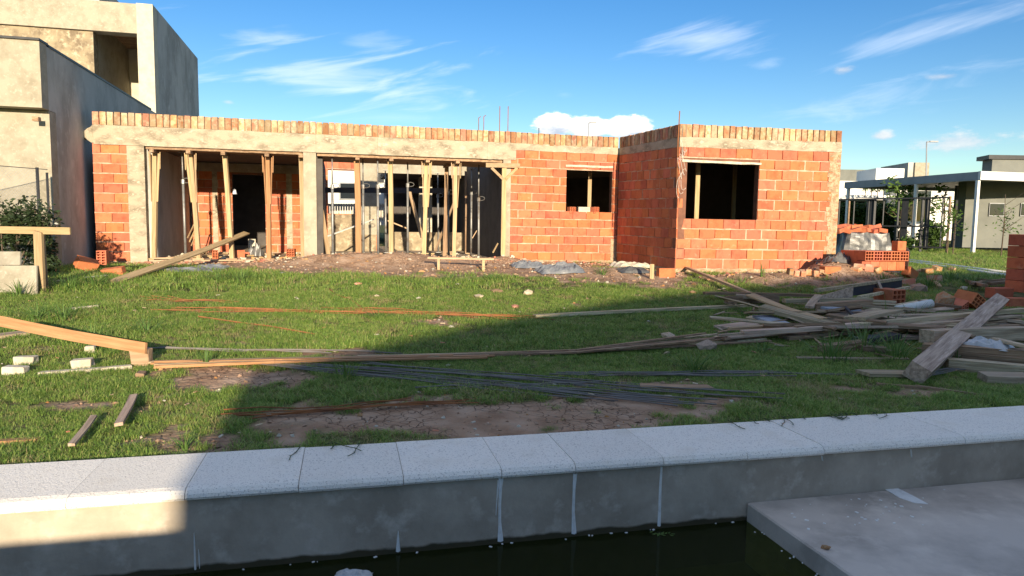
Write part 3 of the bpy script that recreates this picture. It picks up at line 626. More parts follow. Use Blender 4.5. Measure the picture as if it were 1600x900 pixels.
# ------------------------------------------------------------------ the unfinished brick house
FZ = .42
def build_house():
    root = empty('unfinished_house', (0, 16, .35), 'unfinished single storey house of red hollow brick with concrete beams and open front', 'house')
    u2 = lambda px, py=350: wu(px, py)[0]
    S = lambda u, d=0: A + we * u + wb * d
    TOPC = 3.39; CAPB = 3.13
    uj = wu(806, 230)[0]
    # --- wing, left pier + column
    uc0, uc1 = u2(202), u2(229); wall(root, 'pier', S(-.12), S(uc0), (.38, .38), (2.76, 2.76), .2, [], 12, 3, label='narrow brick pier beside the neighbouring wall')
    strip(root, 'column', S(uc0), S(uc1), .34, 2.74, .34, 2.74, .22, M['beam'], .012, 1)
    um0, um1 = u2(475), u2(495); strip(root, 'column', S(um0), S(um1), .3, 2.74, .3, 2.74, .25, M['concrete'], .02)
    ur0, ur1 = u2(785), u2(797); strip(root, 'column', S(ur0), S(ur1), .34, 2.76, .34, 2.76, .2, M['concrete'], .012)
    # --- deep beam over the openings
    seg = [(-.08, um1), (um1, u2(590)), (u2(590), u2(760)), (u2(760), uj)]
    for k, (a, b) in enumerate(seg): strip(root, 'beam', S(a + .002), S(b), 2.74, CAPB, 2.745, CAPB, .22, M['beam'], .03 + .003 * (k % 2), 10, .004, k)
    cap_row(root, S(-.1), S(uj), CAPB, CAPB, seed=4, hgt=.26, off=.02, th=.22)
    strip(root, 'broken_edge', S(-.30), S(-.085), 2.86, 2.99, 2.78, 3.12, .16, M['beam'], -.01, 4, .03, 8)
    # --- brick front right of the openings
    w0, z0 = wu(884, 334); w1, z1 = wu(957.5, 261); L_ = WL - ur1
    f0 = S(ur1 + .002); wz0 = z0; wz1 = z1
    wall(root, 'front_wall', f0, B, (.42, .40), (2.98, 2.965), .18, [(w0 - ur1, w1 - ur1, wz0, wz1)], 13, 5)
    strip(root, 'lintel', S(w0 - .03), S(w1 - .0), wz1 - .03, wz1 + .018, wz1 - .03, wz1 + .018, .1, M['stone'], .014, 9, .006, 2)
    strip(root, 'foundation', f0, S(WL), .12, .43, .12, .42, .2, M['render_sill'], .015, 14, .01, 3)
    strip(root, 'ring_beam', S(uj - .2), S(WL), 2.98, CAPB + .005, 2.965, CAPB, .2, M['beam'], .0, 10, .006, 5)
    cap_row(root, S(uj + .002), S(WL - .01), CAPB - .02, CAPB - .02, seed=6, hgt=.27)
    # jagged plaster edge in the inner corner
    strip(root, 'corner_render', S(WL - .16), S(WL - .005), .42, .95, .42, .95, .03, M['render_sill'], .012, 3, .012, 9)
    # --- side wall of the projecting room and its front
    sz = 3.26
    wall(root, 'side_wall', B, C1 - be * 0, (.40, .43), (2.96, 2.82), .18, [], 12, 7, blen=.34)
    strip(root, 'foundation', B, C1, .1, .40, .1, .43, .2, M['render_sill'], .012, 8, .008, 6)
    strip(root, 'ring_beam', B, C1, 2.96, 3.13, 2.82, 3.01, .2, M['beam'], .002, 8, .004, 7)
    cap_row(root, B, C1, 3.125, 3.01, seed=8, hgt=.25)
    b0, bz0 = hit(1066, 342, C1, be); b1, bz1 = hit(1187, 257, C1, be); b1b, _ = hit(1182, 341, C1, be); LB = (C2 - C1).length
    wall(root, 'room_front', C1, C2, (.43, .41), (2.82, 2.83), .18, [(b0, b1, bz0 + .005, bz1 + .03)], 12, 9, margin=(.0, .17))
    strip(root, 'corner_quoin', C2 - be * .17, C2, .38, 2.86, .38, 2.86, .18, M['render_sill'], .002, 1, .0, 4)
    rd = random.Random(3)
    for k in range(24):      # toothed broken mortar at the corner
        z = .42 + k * .1; ww = rd.uniform(.02, .14)
        q0 = C2 - be * (.17 + ww * .9); q1 = C2 - be * .171; strip(root, 'mortar_patch', q0, q1, z + .004, z + .096, z + .004, z + .096, .02, M['render_sill'], .006, 1, .003, k)
        q0 = C2 - be * rd.uniform(.05, .09); q1 = C2 - be * rd.uniform(.0, .03); strip(root, 'brick_stub', q0, q1, z + .01, z + .06, z + .01, z + .06, .02, M['rubble'], .007, 1, .004, k)
    strip(root, 'foundation', C1, C2, .12, .44, .12, .42, .2, M['render_sill'], .016, 14, .01, 11)
    strip(root, 'ring_beam', C1, C2, 2.82, 3.01, 2.83, 3.03, .2, M['beam'], .004, 12, .008, 12)
    cap_row(root, C1, C2, 3.01, 3.01, seed=10, hgt=.25)
    strip(root, 'lintel', C1 + be * (b0 - .05), C1 + be * (b1 + .03), bz1 - .0, bz1 + .045, bz1 - .01, bz1 + .035, .12, M['stone'], .012, 8, .006, 14)
    # --- inner walls.  left room
    D1 = 3.6
    strip(root, 'inner_side_wall', S(u2(229), .2), S(u2(229) - .0, D1 + 3), .3, 2.74, .3, 2.74, -.15, M['plaster_grey'], 0)
    g = lambda px, d: wu(px, 350, d)[0]
    ops = [(g(364, D1) - g(300, D1), g(415, D1) - g(300, D1), .3, 2.45)]
    wall(root, 'partition', S(g(300, D1), D1), S(g(474, D1) + .45, D1), (.42, .42), (2.5, 2.5), .15, ops, 10, 12)
    for a, b in ((333, 341), (448, 457)): strip(root, 'mortar_column', S(g(a, D1), D1), S(g(b, D1), D1), .42, 2.5, .42, 2.5, .1, M['beam'], .014, 1, .0)
    strip(root, 'lintel', S(g(300, D1), D1), S(g(474, D1) + .45, D1), 2.5, 2.72, 2.5, 2.72, .15, M['concrete'], .01)
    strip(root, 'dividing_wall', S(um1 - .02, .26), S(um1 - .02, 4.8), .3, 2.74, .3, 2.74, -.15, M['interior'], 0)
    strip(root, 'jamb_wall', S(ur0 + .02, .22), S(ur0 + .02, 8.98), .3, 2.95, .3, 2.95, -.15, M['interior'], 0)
    # right room rear wall
    D2 = 4.8; G2 = lambda px: g(px, D2)
    zr = lambda py, px=530: wu(px, py, D2)[1]
    wall(root, 'rear_wall', S(um1, D2), S(G2(590), D2), (.42, .42), (zr(252), zr(252)), .15, [(G2(513) - um1, G2(555) - um1, zr(334), zr(266))], 12, 15)
    strip(root, 'render_patch', S(G2(556), D2), S(G2(589), D2), .9, zr(253), .9, zr(253), .02, M['plaster_cream'], .022)
    strip(root, 'sill_render', S(G2(512), D2), S(G2(588), D2), .42, zr(335), .42, zr(335), .03, M['plaster_rough'], .02)
    strip(root, 'inner_beam', S(G2(590), D2), S(G2(760), D2), zr(268), zr(250), zr(268), zr(250), .2, M['plaster_cream'], .02)
    strip(root, 'low_wall', S(G2(617), D2 + .6), S(G2(760), D2 + .6), .42, .98, .42, .98, .15, M['plaster_rough'], 0)
    strip(root, 'inner_column', S(g(655, 6.2), 6.2), S(g(675, 6.2), 6.2), .42, 2.7, .42, 2.7, .2, M['stone'], 0)
    # roof slabs on the enclosed rooms
    def slab(P, name, z0, z1, m):
        mb = MB(); n = len(P); vs = [Vector((p.x, p.y, z0)) for p in P] + [Vector((p.x, p.y, z1)) for p in P]
        mb.add(vs, [tuple(range(n))[::-1], tuple(range(n, 2 * n))] + [(i, (i + 1) % n, (i + 1) % n + n, i + n) for i in range(n)]); return mb.build(name, m, root)
    DB = 9.0; EB = C2 + wb * (DB - 1.5)
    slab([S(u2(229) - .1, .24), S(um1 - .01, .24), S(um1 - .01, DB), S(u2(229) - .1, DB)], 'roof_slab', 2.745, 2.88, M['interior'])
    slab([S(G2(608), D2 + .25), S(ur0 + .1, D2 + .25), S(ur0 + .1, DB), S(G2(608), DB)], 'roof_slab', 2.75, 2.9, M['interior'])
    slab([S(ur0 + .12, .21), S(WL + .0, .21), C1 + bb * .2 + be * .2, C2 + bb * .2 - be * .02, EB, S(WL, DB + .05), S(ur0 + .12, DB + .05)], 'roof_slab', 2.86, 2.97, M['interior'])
    strip(root, 'soffit_board', S(um1 + .02, 0), S(ur0 - .01, 0), 2.68, 2.735, 2.68, 2.735, 1.5, M['wood_brown'], -.05)
    strip(root, 'soffit_board', S(u2(231), 0), S(um0 - .01, 0), 2.69, 2.735, 2.69, 2.735, .5, M['wood_brown'], -.03)
    # outer rear and right walls
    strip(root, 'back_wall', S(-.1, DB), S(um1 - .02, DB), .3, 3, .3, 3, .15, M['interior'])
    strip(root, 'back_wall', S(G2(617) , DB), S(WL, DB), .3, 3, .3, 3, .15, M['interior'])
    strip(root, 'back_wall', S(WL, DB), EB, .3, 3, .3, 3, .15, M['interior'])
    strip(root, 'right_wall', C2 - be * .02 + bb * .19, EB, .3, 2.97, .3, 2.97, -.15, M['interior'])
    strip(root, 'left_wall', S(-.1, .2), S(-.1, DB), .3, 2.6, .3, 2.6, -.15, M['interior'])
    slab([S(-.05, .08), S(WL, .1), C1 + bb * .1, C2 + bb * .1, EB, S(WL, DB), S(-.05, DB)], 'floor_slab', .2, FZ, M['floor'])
    strip(root, 'step_edge', S(u2(208), 0), S(u2(783), 0), .1, .38, .1, .38, .1, M['floor'], .10, 30, .015, 31)
    strip(root, 'added_partition', S(ur0 + .2, 6.0), S(WL - .3, 6.0), .42, 2.85, .42, 2.85, .15, M['interior'])  # partition added behind the wing window so the hole stays dark
    # rails inside the open room
    for i, (pa, pb, d, y0) in enumerate(((503, 700, 3.4, 297),)):
        u0_, z_ = wu(pa, y0, d); u1_, z2_ = wu(pb, y0 + 1, d); mb = MB(); mb.bar(WP(u0_, d, z_), WP(u1_, d, z2_), .08, .14); mb.build('rail', M['wood_dark'], root)
    # starter bars out of the roof
    for px, yt, yb, d in ((748, 184, 208, 1.5), (756, 182, 208, 1.5), (781, 166, 212, 1.5), (794, 166, 212, 1.5)):
        u_, zt = wu(px, yt, d); mb = MB(); pts = [WP(u_, d, 2.7), WP(u_, d, zt)]
        if yt > 180: pts.append(WP(u_ + .05, d, zt + .03))
        mb.tube(pts, .011, 5); mb.build('starter_bar', M['rust'], root)
    q = C1 - Vector((.03, .03)); mb = MB(); mb.tube([(q.x, q.y, 1.9), (q.x - .01, q.y, 2.9), (q.x, q.y, CZ + (354 - 178) / F * 13.7)], .012, 5); mb.build('starter_bar', M['rust'], root)
    mb = MB()
    for s in range(3):
        pts = []
        for k in range(22):
            a = k * .6 + s; pts.append((q.x + .03 + .05 * math.sin(a) + .04 * s, q.y - .06, 2.85 - k * .045 + .1 * math.cos(a * 1.3)))
        mb.tube(pts, .003, 4)
    mb.build('tie_wire', M['pvc'], root)
    return root, g
HOUSE, gU = build_house()

# ------------------------------------------------------------------ props and boards in the openings
def plank(p0, p1, w, t, m, name, label, cat, group=None, roll=0.0, parent=None, warp=.0, kind=None):
    p0 = Vector(p0); p1 = Vector(p1); L_ = (p1 - p0).length; d = (p1 - p0) / L_
    side = d.cross(Vector((0, 0, 1)))
    if side.length < .05: side = Vector((1, 0, 0)) - d * d.x
    side.normalize(); up = side.cross(d); Rm = Matrix((d, -side, up)).transposed() @ Matrix.Rotation(roll, 3, 'X')
    n = 5; mb = MB(); V = []; s1 = random.uniform(-1, 1) * warp; e0 = random.uniform(-.2, .2) * w; e1 = random.uniform(-.2, .2) * w
    for i in range(n + 1):
        x = L_ * (i / n - .5); b = s1 * math.sin(math.pi * i / n) * L_; c = warp * .5 * math.sin(2 * math.pi * i / n + 1) * L_
        sk = e0 if i == 0 else (e1 if i == n else 0); k = 1 + random.uniform(-.02, .02)
        for (y, z) in ((-1, -1), (1, -1), (1, 1), (-1, 1)): V.append((x + sk * y, c + y * w / 2 * k, b + z * t / 2 * k))
    Fc = [(3, 2, 1, 0), tuple(n * 4 + q for q in range(4))]
    for i in range(n):
        for q in range(4): Fc.append((i * 4 + q, i * 4 + (q + 1) % 4, i * 4 + 4 + (q + 1) % 4, i * 4 + 4 + q))
    mb.add(V, Fc); me = mb.mesh(name, m)
    o = inst(name, me, (p0 + p1) / 2, M=Rm, parent=parent); return tag(o, label, cat, group, kind)
GP = 'timber props under the front beam'
def wood_prop(pxt, pxb, d, m, label, braces=True, head=True, ztop=2.68, w=.085, zb=None):
    ut = wu(pxt, 260, d)[0]; ub = wu(pxb, 395, d)[0]; b = WP(ub, d, FZ if zb is None else zb); t = WP(ut, d, ztop - (.07 if head else 0))
    r = empty('timber_prop', b, label, 'prop', GP)
    plank(b, t, w, .07, m, 'post', None, None, parent=r, warp=.004)
    E = Vector((we.x, we.y, 0)); Bk = Vector((wb.x, wb.y, 0))
    if head:
        mb = MB(); mb.bar(t + Vector((0, 0, .035)) - Bk * .3, t + Vector((0, 0, .035)) + Bk * .3, .085, .07); mb.build('head_block', M['wood_brown'], r)
        mb = MB(); mb.bar(t + E * -.16 + Vector((0, 0, -.02)), t + E * .16 + Vector((0, 0, -.02)), .03, .10) if False else None
    if braces:
        lo = b.lerp(t, .55)
        for s in (-1, 1):
            plank(lo + E * .05 * s - Bk * .03, t + E * (.085 * s) - Bk * .05, .014, .045, m, 'brace', None, None, parent=r)
            mb = MB(); mb.bar(t + E * (.10 * s) - Bk * .06 + Vector((0, 0, -.32)), t + E * (.11 * s) - Bk * .06 + Vector((0, 0, .03)), .03, .016, (we.x, we.y, 0)); mb.build('cleat', m, r)
    mb = MB(); mb.box(b - Vector((0, 0, -.012)), .22, .18, .03, .2); mb.build('foot_wedge', M['wood_new'], r)
    return r
wn, wo, wy = M['wood_new'], M['wood_orange'], M['wood_brown']
wood_prop(243, 241, .14, wn, 'pale timber prop with splayed braces nearest the left concrete column')
wood_prop(299, 311, .14, wn, 'leaning timber prop in front of the left end of the inner brick wall')
wood_prop(352, 363, .14, wn, 'timber prop leaning at the left side of the dark inner doorway', braces=False)
wood_prop(419, 421, .14, wo, 'orange timber prop at the right side of the dark inner doorway')
wood_prop(471, 474, .10, wn, 'timber prop standing close against the middle concrete column', braces=False)
wood_prop(558, 561, .14, wo, 'thick orange timber prop in the right opening, left of its centre', w=.12, braces=False)
wood_prop(610, 612, .14, wn, 'pale timber prop standing in front of the white inner beam', braces=False, w=.10)
wood_prop(666, 663, .14, wn, 'tallest looking pale timber prop with cleats, right of the opening centre')
wood_prop(712, 710, .14, wn, 'timber prop with narrow splayed braces left of the dark jamb wall')
wood_prop(698, 695, 1.0, wy, 'dark brown timber prop set back in the right opening', braces=False)
wood_prop(697, 700, 4.3, wy, 'far dark timber prop below the inner beam', braces=False, head=False, ztop=2.7)
wood_prop(728, 727, 3.3, wy, 'thin dark timber prop deep beside the jamb wall', braces=False, head=False, ztop=2.7, w=.06)
GS = 'steel props under the front beam'
def steel_prop(pxt, pxb, d, label, ycol, ztop=2.69, ring=True):
    ut = wu(pxt, 260, d)[0]; ub, _ = wu(pxb, 395, d); b = WP(ub, d, FZ); t = WP(ut, d, ztop); zc = wu(pxb, ycol, d)[1]; mid = b.lerp(t, (zc - FZ) / (ztop - FZ))
    r = empty('steel_prop', b, label, 'prop', GS)
    MB().tube([b, mid], .028, 8).build('outer_tube', M['steel'], r, smooth=True); MB().tube([mid, t], .017, 8).build('inner_tube', M['steel'], r, smooth=True)
    MB().tube([mid - Vector((0, 0, .07)), mid + Vector((0, 0, .02))], .042, 8).build('collar', M['steel'], r)
    mb = MB(); E = Vector((we.x, we.y, 0)) * .09; pts = [mid + E * math.cos(a) + Vector((0, 0, .05 * math.sin(a))) + E * .7 for a in np.linspace(0, 6.28, 10)]; mb.tube(pts, .007, 4); mb.build('pin_handle', M['steel'], r)
    mb = MB(); mb.box(b + Vector((0, 0, .006)), .14, .14, .01, .2); mb.build('base_plate', M['steel'], r); mb = MB(); mb.box(t + Vector((0, 0, -.004)), .14, .14, .008, .2); mb.build('head_plate', M['steel'], r)
for a in ((285, 290, .5, 'white splashed steel prop in the left opening beside the grey wall', 282), (519, 520, .25, 'steel prop at the left end of the right opening', 290),
          (567, 568, .6, 'steel prop just right of the thick orange timber prop', 290), (590, 591, .3, 'steel prop between the orange and the pale timber prop', 290),
          (637, 637, .9, 'steel prop with a pin handle left of the grey inner column', 288), (700, 701, 1.2, 'short steel prop behind the leaning pole', 300),
          (737, 736, 2.2, 'steel prop close to the dark jamb wall', 300), (602, 603, 3.8, 'far steel prop below the left end of the inner beam', 300), (684, 685, 4.2, 'far steel prop right of the grey inner column', 305), (748, 748, .9, 'thin steel prop at the right end of the open bay', 310)):
    steel_prop(*a)
def lean(px0, py0, d0, px1, py1, d1, w, t, m, label, cat='board', name='leaning_board', group=None):
    u_, z_ = wu(px0, py0, d0); u1_, z1_ = wu(px1, py1, d1); return plank(WP(u_, d0, z_), WP(u1_, d1, z1_), w, t, m, name, label, cat, group, roll=random.uniform(-.3, .3))
lean(513, 398, .3, 497, 292, .9, .09, .03, wn, 'board leaning against the middle column inside the right opening')
lean(660, 372, 1.4, 640, 300, 2.4, .09, .03, wn, 'pale board leaning back in the middle of the right opening')
lean(680, 392, .6, 710, 315, 2.4, .05, .03, wn, 'slim pale pole leaning to the right in the right opening', 'pole', 'leaning_pole')
lean(503, 372, .8, 583, 343, 2.6, .05, .03, M['pvc'], 'thin white pole lying slantwise behind the orange prop', 'pole', 'leaning_pole')
lean(606, 345, 2.2, 636, 357, 2.0, .04, .03, wn, 'short pale stick slanting behind the steel props', 'stick', 'stick')
lean(738, 372, 1.0, 745, 360, 1.0, .03, .02, wn, 'short pale stake at the foot of the jamb wall, left one', 'stake', 'stake'); lean(770, 395, .1, 778, 380, .2, .03, .02, wn, 'pair of pale stakes by the right column', 'stake', 'stake')
for i, (a, b, y0, y1) in enumerate(((293, 306, 372, 345), (296, 308, 378, 352), (299, 309, 384, 360))):
    lean(a, y0, 1.6, b, y1, 1.9, .025, .02, wn, 'thin pale laths leaning in the left bay', 'lath', 'lath', 'laths leaning in the left bay')
# T shaped brace in front of the right column
def tee():
    u_, z_ = wu(788, 262, -.06); r = empty('corner_bracket', WP(u_, -.06, FZ), 'T shaped timber bracket with two diagonal braces under the right end of the beam', 'bracket')
    b = WP(u_, -.06, FZ - .1); t = WP(u_, -.06, z_); plank(b, t, .10, .03, wn, 'post', None, None, parent=r, roll=0)
    a, za = wu(759, 258, -.08); c, zc = wu(812, 259, -.08); mb = MB(); mb.bar(WP(a, -.08, za), WP(c, -.08, zc), .06, .10); mb.build('cross_bar', M['wood_new'], r)
    for px, s in ((768, -1), (808, 1)):
        k, zk = wu(px, 262, -.09); mb = MB(); mb.bar(WP(u_ + s * .03, -.09, wu(788, 280, -.09)[1]), WP(k, -.09, zk), .06, .03, (wb.x, wb.y, .2)); mb.build('brace', M['wood_new'], r)
tee()
# posts and loose bricks in the window holes
def inside_post(px, d, P0, e, bk, label, w=.09):
    u_, _ = hit(px, 300, P0 + bk * d, e); q = P0 + bk * d + e * u_; plank((q.x, q.y, FZ), (q.x, q.y, 2.82), w, .08, wn, 'timber_prop', label, 'prop')
inside_post(921, .8, A, we, wb, 'pale timber prop seen through the window hole of the wing'); inside_post(1089, .9, C1, be, bb, 'pale timber prop seen through the window hole of the projecting room'); inside_post(1147, 2.5, C1, be, bb, 'dim timber prop far inside the projecting room', .08)
def sill_bricks():
    SB = brick_mesh(.332, .12, .182, M['stone'], 'smeared_brick', 77)
    for i, (px, rz) in enumerate(((893, .2), (912, .0), (929, .35))):
        u_, z_ = wu(px, 334, .06); r = math.atan2(we.y, we.x)
        o = inst('loose_brick', HM if i != 1 else SB, WP(u_, .07, z_ + .085), r + rz, (.9, .45 if i != 1 else .9, .85)); tag(o, ('mortar smeared loose brick at the left end of the wing window sill', 'loose brick in the middle of the wing window sill', 'loose brick at the right of the row on the wing window sill')[i], 'brick', 'loose bricks on the wing window sill')
sill_bricks()
# rubble and stuff on the floor of the bays
def on_floor_brick(px, d, label, me=None, rz=0, z=FZ, s=(1, 1, 1), tilt=0):
    u_, _ = wu(px, 390, d); p = WP(u_, d, z + .09 * s[2]); o = inst('loose_brick', me or HM, p, rz, s); tag(o, label, 'brick'); return o
on_floor_brick(455, 1.6, 'red hollow brick standing on the floor left of the middle column', HM, .2); on_floor_brick(336, .5, 'dusty hollow brick on the floor in front of the inner brick wall', HM2, .4)
on_floor_brick(374, .7, 'clay brick lying at the left of the doorway rubble', BM[0], .8, s=(.6, 1, 1)); on_floor_brick(385, 1.4, 'clay brick lying in the middle of the doorway rubble', BM[1], 2.0, s=(.6, 1, .6))
mb = MB(); u_, _ = wu(394, 380, 1.9); mb.box(WP(u_, 1.9, FZ + .2), .17, .15, .40, .3); mb.build('concrete_block', M['stone'], label='upright grey concrete block in front of the dark doorway', cat='block', bevel=.01)
def floor_rubble():
    mb = MB(); rd = random.Random(5)
    for k in range(420):
        px = rd.uniform(235, 745); d = rd.uniform(.0, 3.2)
        if 470 < px < 505: continue
        u_, _ = wu(px, 390, d); s = rd.uniform(.015, .06); p = WP(u_, d, FZ + s * .3)
        mm = Matrix.Rotation(rd.uniform(0, 6), 3, 'Z') @ Matrix.Rotation(rd.uniform(-.5, .5), 3, 'X'); mb.m = rd.choice((0, 0, 1, 2)); mb.box(p, s * rd.uniform(1, 2.2), s, s * .6, M=mm)
    mb.build('floor_rubble', [M['stone'], M['rubble'], M['wood_new']], label='small rubble and wood scraps strewn over the floor of the open bays', cat='rubble', kind='stuff')
floor_rubble()
for i, (a, ya, b, yb, d0, d1, m, lb) in enumerate(((240, 400, 300, 402, .0, .1, wn, 'short board lying at the edge of the left bay floor'), (300, 404, 400, 402, -.08, -.05, wn, 'pale board lying along the step under the inner brick wall'), (330, 392, 395, 384, .4, 1.2, wn, 'board lying slantwise among the doorway rubble'), (270, 396, 345, 378, .3, 1.2, wn, 'board lying on the floor behind the long slanting plank'), (590, 372, 690, 374, 2.6, 2.6, wn, 'long pale board across the rear of the right bay floor'), (550, 386, 620, 384, 1.2, 1.3, wn, 'board on the floor in the middle of the right bay'))):
    u_, _ = wu(a, ya, d0); u1_, _ = wu(b, yb, d1); zz = FZ + .03 if d0 >= 0 and d1 >= 0 else .41; plank(WP(u_, d0, zz), WP(u1_, d1, zz + .01), .10, .03, m, 'floor_board', lb, 'board')
def bag(px, py, d, label):
    u_, z_ = wu(px, py, d); p = WP(u_, d, z_); crumple('plastic_bag', M['plastic'], p.x, p.y, z_ - .06, .04, .03, .13, label, 'plastic bag', n=10, terrain=False)
bag(367, 300, .03, 'torn white plastic bag snagged on the timber prop by the doorway')
u_, _ = wu(400, 380, 1.5); pp = WP(u_, 1.5, FZ); crumple('plastic_sack', M['tarp'], pp.x, pp.y, FZ, .17, .12, .34, 'crumpled black plastic sack at the right of the dark doorway', 'plastic sack', n=14, terrain=False)

# ------------------------------------------------------------------ neighbour's concrete house, left
NH = R(14.5); ne = Vector((-math.sin(NH), math.cos(NH))); nl = Vector((-math.cos(R(13.8)), -math.sin(R(13.8))))
NC = Vector((-8.2, 12.4))
def NP(s, k, z): q = NC + ne * s + nl * k; return Vector((q.x, q.y, z))
def nbox(root, s0, s1, k0, k1, z0, z1, name, m, label=None, bevel=0):
    mb = MB(); mb.hexa([NP(s, k, z) for z in (z0, z1) for s, k in ((s0, k1), (s0, k0), (s1, k0), (s1, k1))]); return mb.build(name, m, root, label=label, bevel=bevel)
def neighbour():
    r = empty('concrete_house', NP(0, 0, .3), 'two storey neighbouring house in bare grey and cream cement render at the left edge', 'house')
    # ground floor
    nbox(r, .302, 14.6, .0, .3, .0, 4.24, 'side_wall', M['plaster_grey'])
    nbox(r, 0, .3, .0, 8, .0, 3.13, 'front_wall', M['plaster_cream']); nbox(r, -.30, -.002, .0, 8, 3.14, 4.26, 'parapet', M['plaster_cream'])
    nbox(r, .0, .3, .0, 8, 3.14, 4.24, 'parapet_core', M['plaster_grey']); nbox(r, -.34, -.30 + .36, -.012, 8, 4.262, 4.30, 'flashing', M['black_steel'])
    nbox(r, .07, 7.2, -.012, .2, 4.241, 4.285, 'flashing', M['black_steel'])
    nbox(r, .3, 14.5, .31, 8, 4.0, 4.1, 'roof', M['plaster_grey'])
    # upper volume: frame on the front, recessed wall, side wall
    S0 = 7.75
    nbox(r, S0, S0 + .45, 0, .42, 4.1, 7.22, 'frame_post', M['plaster_smooth'], 'smooth pale vertical post of the upper frame')
    nbox(r, S0 + .02, S0 + .45, .422, 9, 6.40, 7.20, 'frame_beam', M['plaster_cream'])
    nbox(r, S0 + .452, 14.4, -.0, .2, 4.1, 7.22, 'upper_side_wall', M['plaster_grey'])
    nbox(r, S0 + .455, 14.3, .21, 9, 6.9, 7.1, 'upper_roof', M['plaster_grey'])
    nbox(r, S0 + .1, S0 + .5, 1.55, 4.05, 4.1, 6.38, 'upper_wall', M['plaster_rough'])
    nbox(r, S0 + 3.6, S0 + 3.8, .2, 9, 4.1, 6.88, 'recess_wall', M['plaster_smooth']); nbox(r, S0 + .5, S0 + 3.6, 4.3, 4.5, 4.1, 6.88, 'recess_side', M['plaster_grey']); nbox(r, S0 + .502, S0 + 3.6, 1.56, 1.62, 4.1, 6.88, 'recess_return', M['plaster_cream'])
    for k in range(20): nbox(r, S0 + .5 + k * .16, S0 + .6 + k * .16, .2, 8.5, 6.74, 6.82, 'ceiling_slat', M['wood_brown'])
    nbox(r, S0 + 3.5, S0 + 3.58, .9, 1.15, 4.1, 6.0, 'door_edge', M['black_steel'])
    nbox(r, S0 + 2.0, S0 + 5, 1.9, 5, 7.1, 8.3, 'roof_block', M['plaster_grey']); nbox(r, S0 + 1.5, S0 + 1.98, 2.6, 6, 7.1, 8.2, 'roof_block_front', M['white'])
    # small lamp under the ledge
    mb = MB(); q = PD(57, 186, 12.15); mb.box(q, .10, .1, .07, .2); mb.build('wall_lamp', M['wood_brown'], r)
neighbour()

# chain-link fence at left
def chain_fence():
    d = 11.2; P = PD(0, 400, d); Q = PD(78, 400, d + .75); e = Vector((Q.x - P.x, Q.y - P.y)); e.normalize(); P0 = Vector((P.x, P.y)) - e * 4
    u1 = hit(78, 350, P0, e)[0]; u0_ = 0; zt = hit(60, 262, P0, e)[1]; zb = h(Q.x, Q.y) - .1
    r = empty('chain_link_fence', (Q.x, Q.y, zb), 'green chain link fence with steel posts in front of the cream wall', 'fence')
    P3 = lambda u, z: Vector((P0.x + e.x * u, P0.y + e.y * u, z))
    for px, yt in ((62, 262), (77, 270)):
        u = hit(px, 350, P0, e)[0]; MB().tube([P3(u, zb - .1), P3(u, hit(px, yt, P0, e)[1])], .025 if px < 70 else .02, 8).build('post', M['black_steel'], r, smooth=True)
    MB().tube([P3(u0_, zt - .02), P3(u1, zt - .02)], .006, 4).build('top_wire', M['black_steel'], r)
    mb = MB(); st = .055; H_ = zt - zb - .02; uw = hit(61, 350, P0, e)[0]; k = -H_
    while k < uw:
        for s in (1, -1):
            a = k; b = k + H_; lo = max(a, 0); hi = min(b, uw)
            if hi > lo:
                za, zc = (zb + (lo - a), zb + (hi - a)); 
                if s < 0: za, zc = (zb + H_ - (lo - a), zb + H_ - (hi - a))
                mb.tube([P3(lo, za), P3(hi, zc)], .0022, 3)
        k += st
    mb.build('wire_mesh', M['grey_steel'], r, kind='stuff')
chain_fence()

# ------------------------------------------------------------------ leaf clouds
def foliage(name, cen, rad, n, ls, m, parent=None, lumps=None, seed=1, flatz=1.0, **kw):
    rd = np.random.default_rng(seed); lumps = lumps or [(0, 0, 0, 1)]
    V = np.zeros((n * 4, 3)); c = np.array(cen); rad = np.array(rad)
    li = rd.integers(0, len(lumps), n); lp = np.array(lumps)
    d = rd.normal(size=(n, 3)); d /= np.linalg.norm(d, axis=1)[:, None]; rr = rd.random(n) ** .45
    pos = c + (lp[li, :3] + d * (rr * lp[li, 3])[:, None]) * rad
    a = rd.normal(size=(n, 3)); a[:, 2] *= .5; a /= np.linalg.norm(a, axis=1)[:, None]; b = np.cross(a, rd.normal(size=(n, 3))); b /= np.linalg.norm(b, axis=1)[:, None]
    s = ls * (.6 + .8 * rd.random(n))[:, None]
    V[0::4] = pos - a * s; V[1::4] = pos + b * s * .42; V[2::4] = pos + a * s; V[3::4] = pos - b * s * .42
    me = bpy.data.meshes.new(name); me.vertices.add(n * 4); me.vertices.foreach_set('co', V.ravel()); me.loops.add(n * 4); me.loops.foreach_set('vertex_index', np.arange(n * 4, dtype=np.int32))
    me.polygons.add(n); me.polygons.foreach_set('loop_start', np.arange(0, n * 4, 4, dtype=np.int32)); me.polygons.foreach_set('loop_total', np.full(n, 4, dtype=np.int32)); me.materials.append(m); me.update(); me.validate()
    o = bpy.data.objects.new(name, me); COL.objects.link(o); setparent(o, parent); return tag(o, **kw) if kw else o
def rlumps(seed, k, spread=.7, s=.45):
    rd = random.Random(seed); return [(rd.uniform(-1, 1) * spread, rd.uniform(-1, 1) * spread, rd.uniform(-1, 1) * spread, rd.uniform(.6, 1.2) * s) for _ in range(k)]
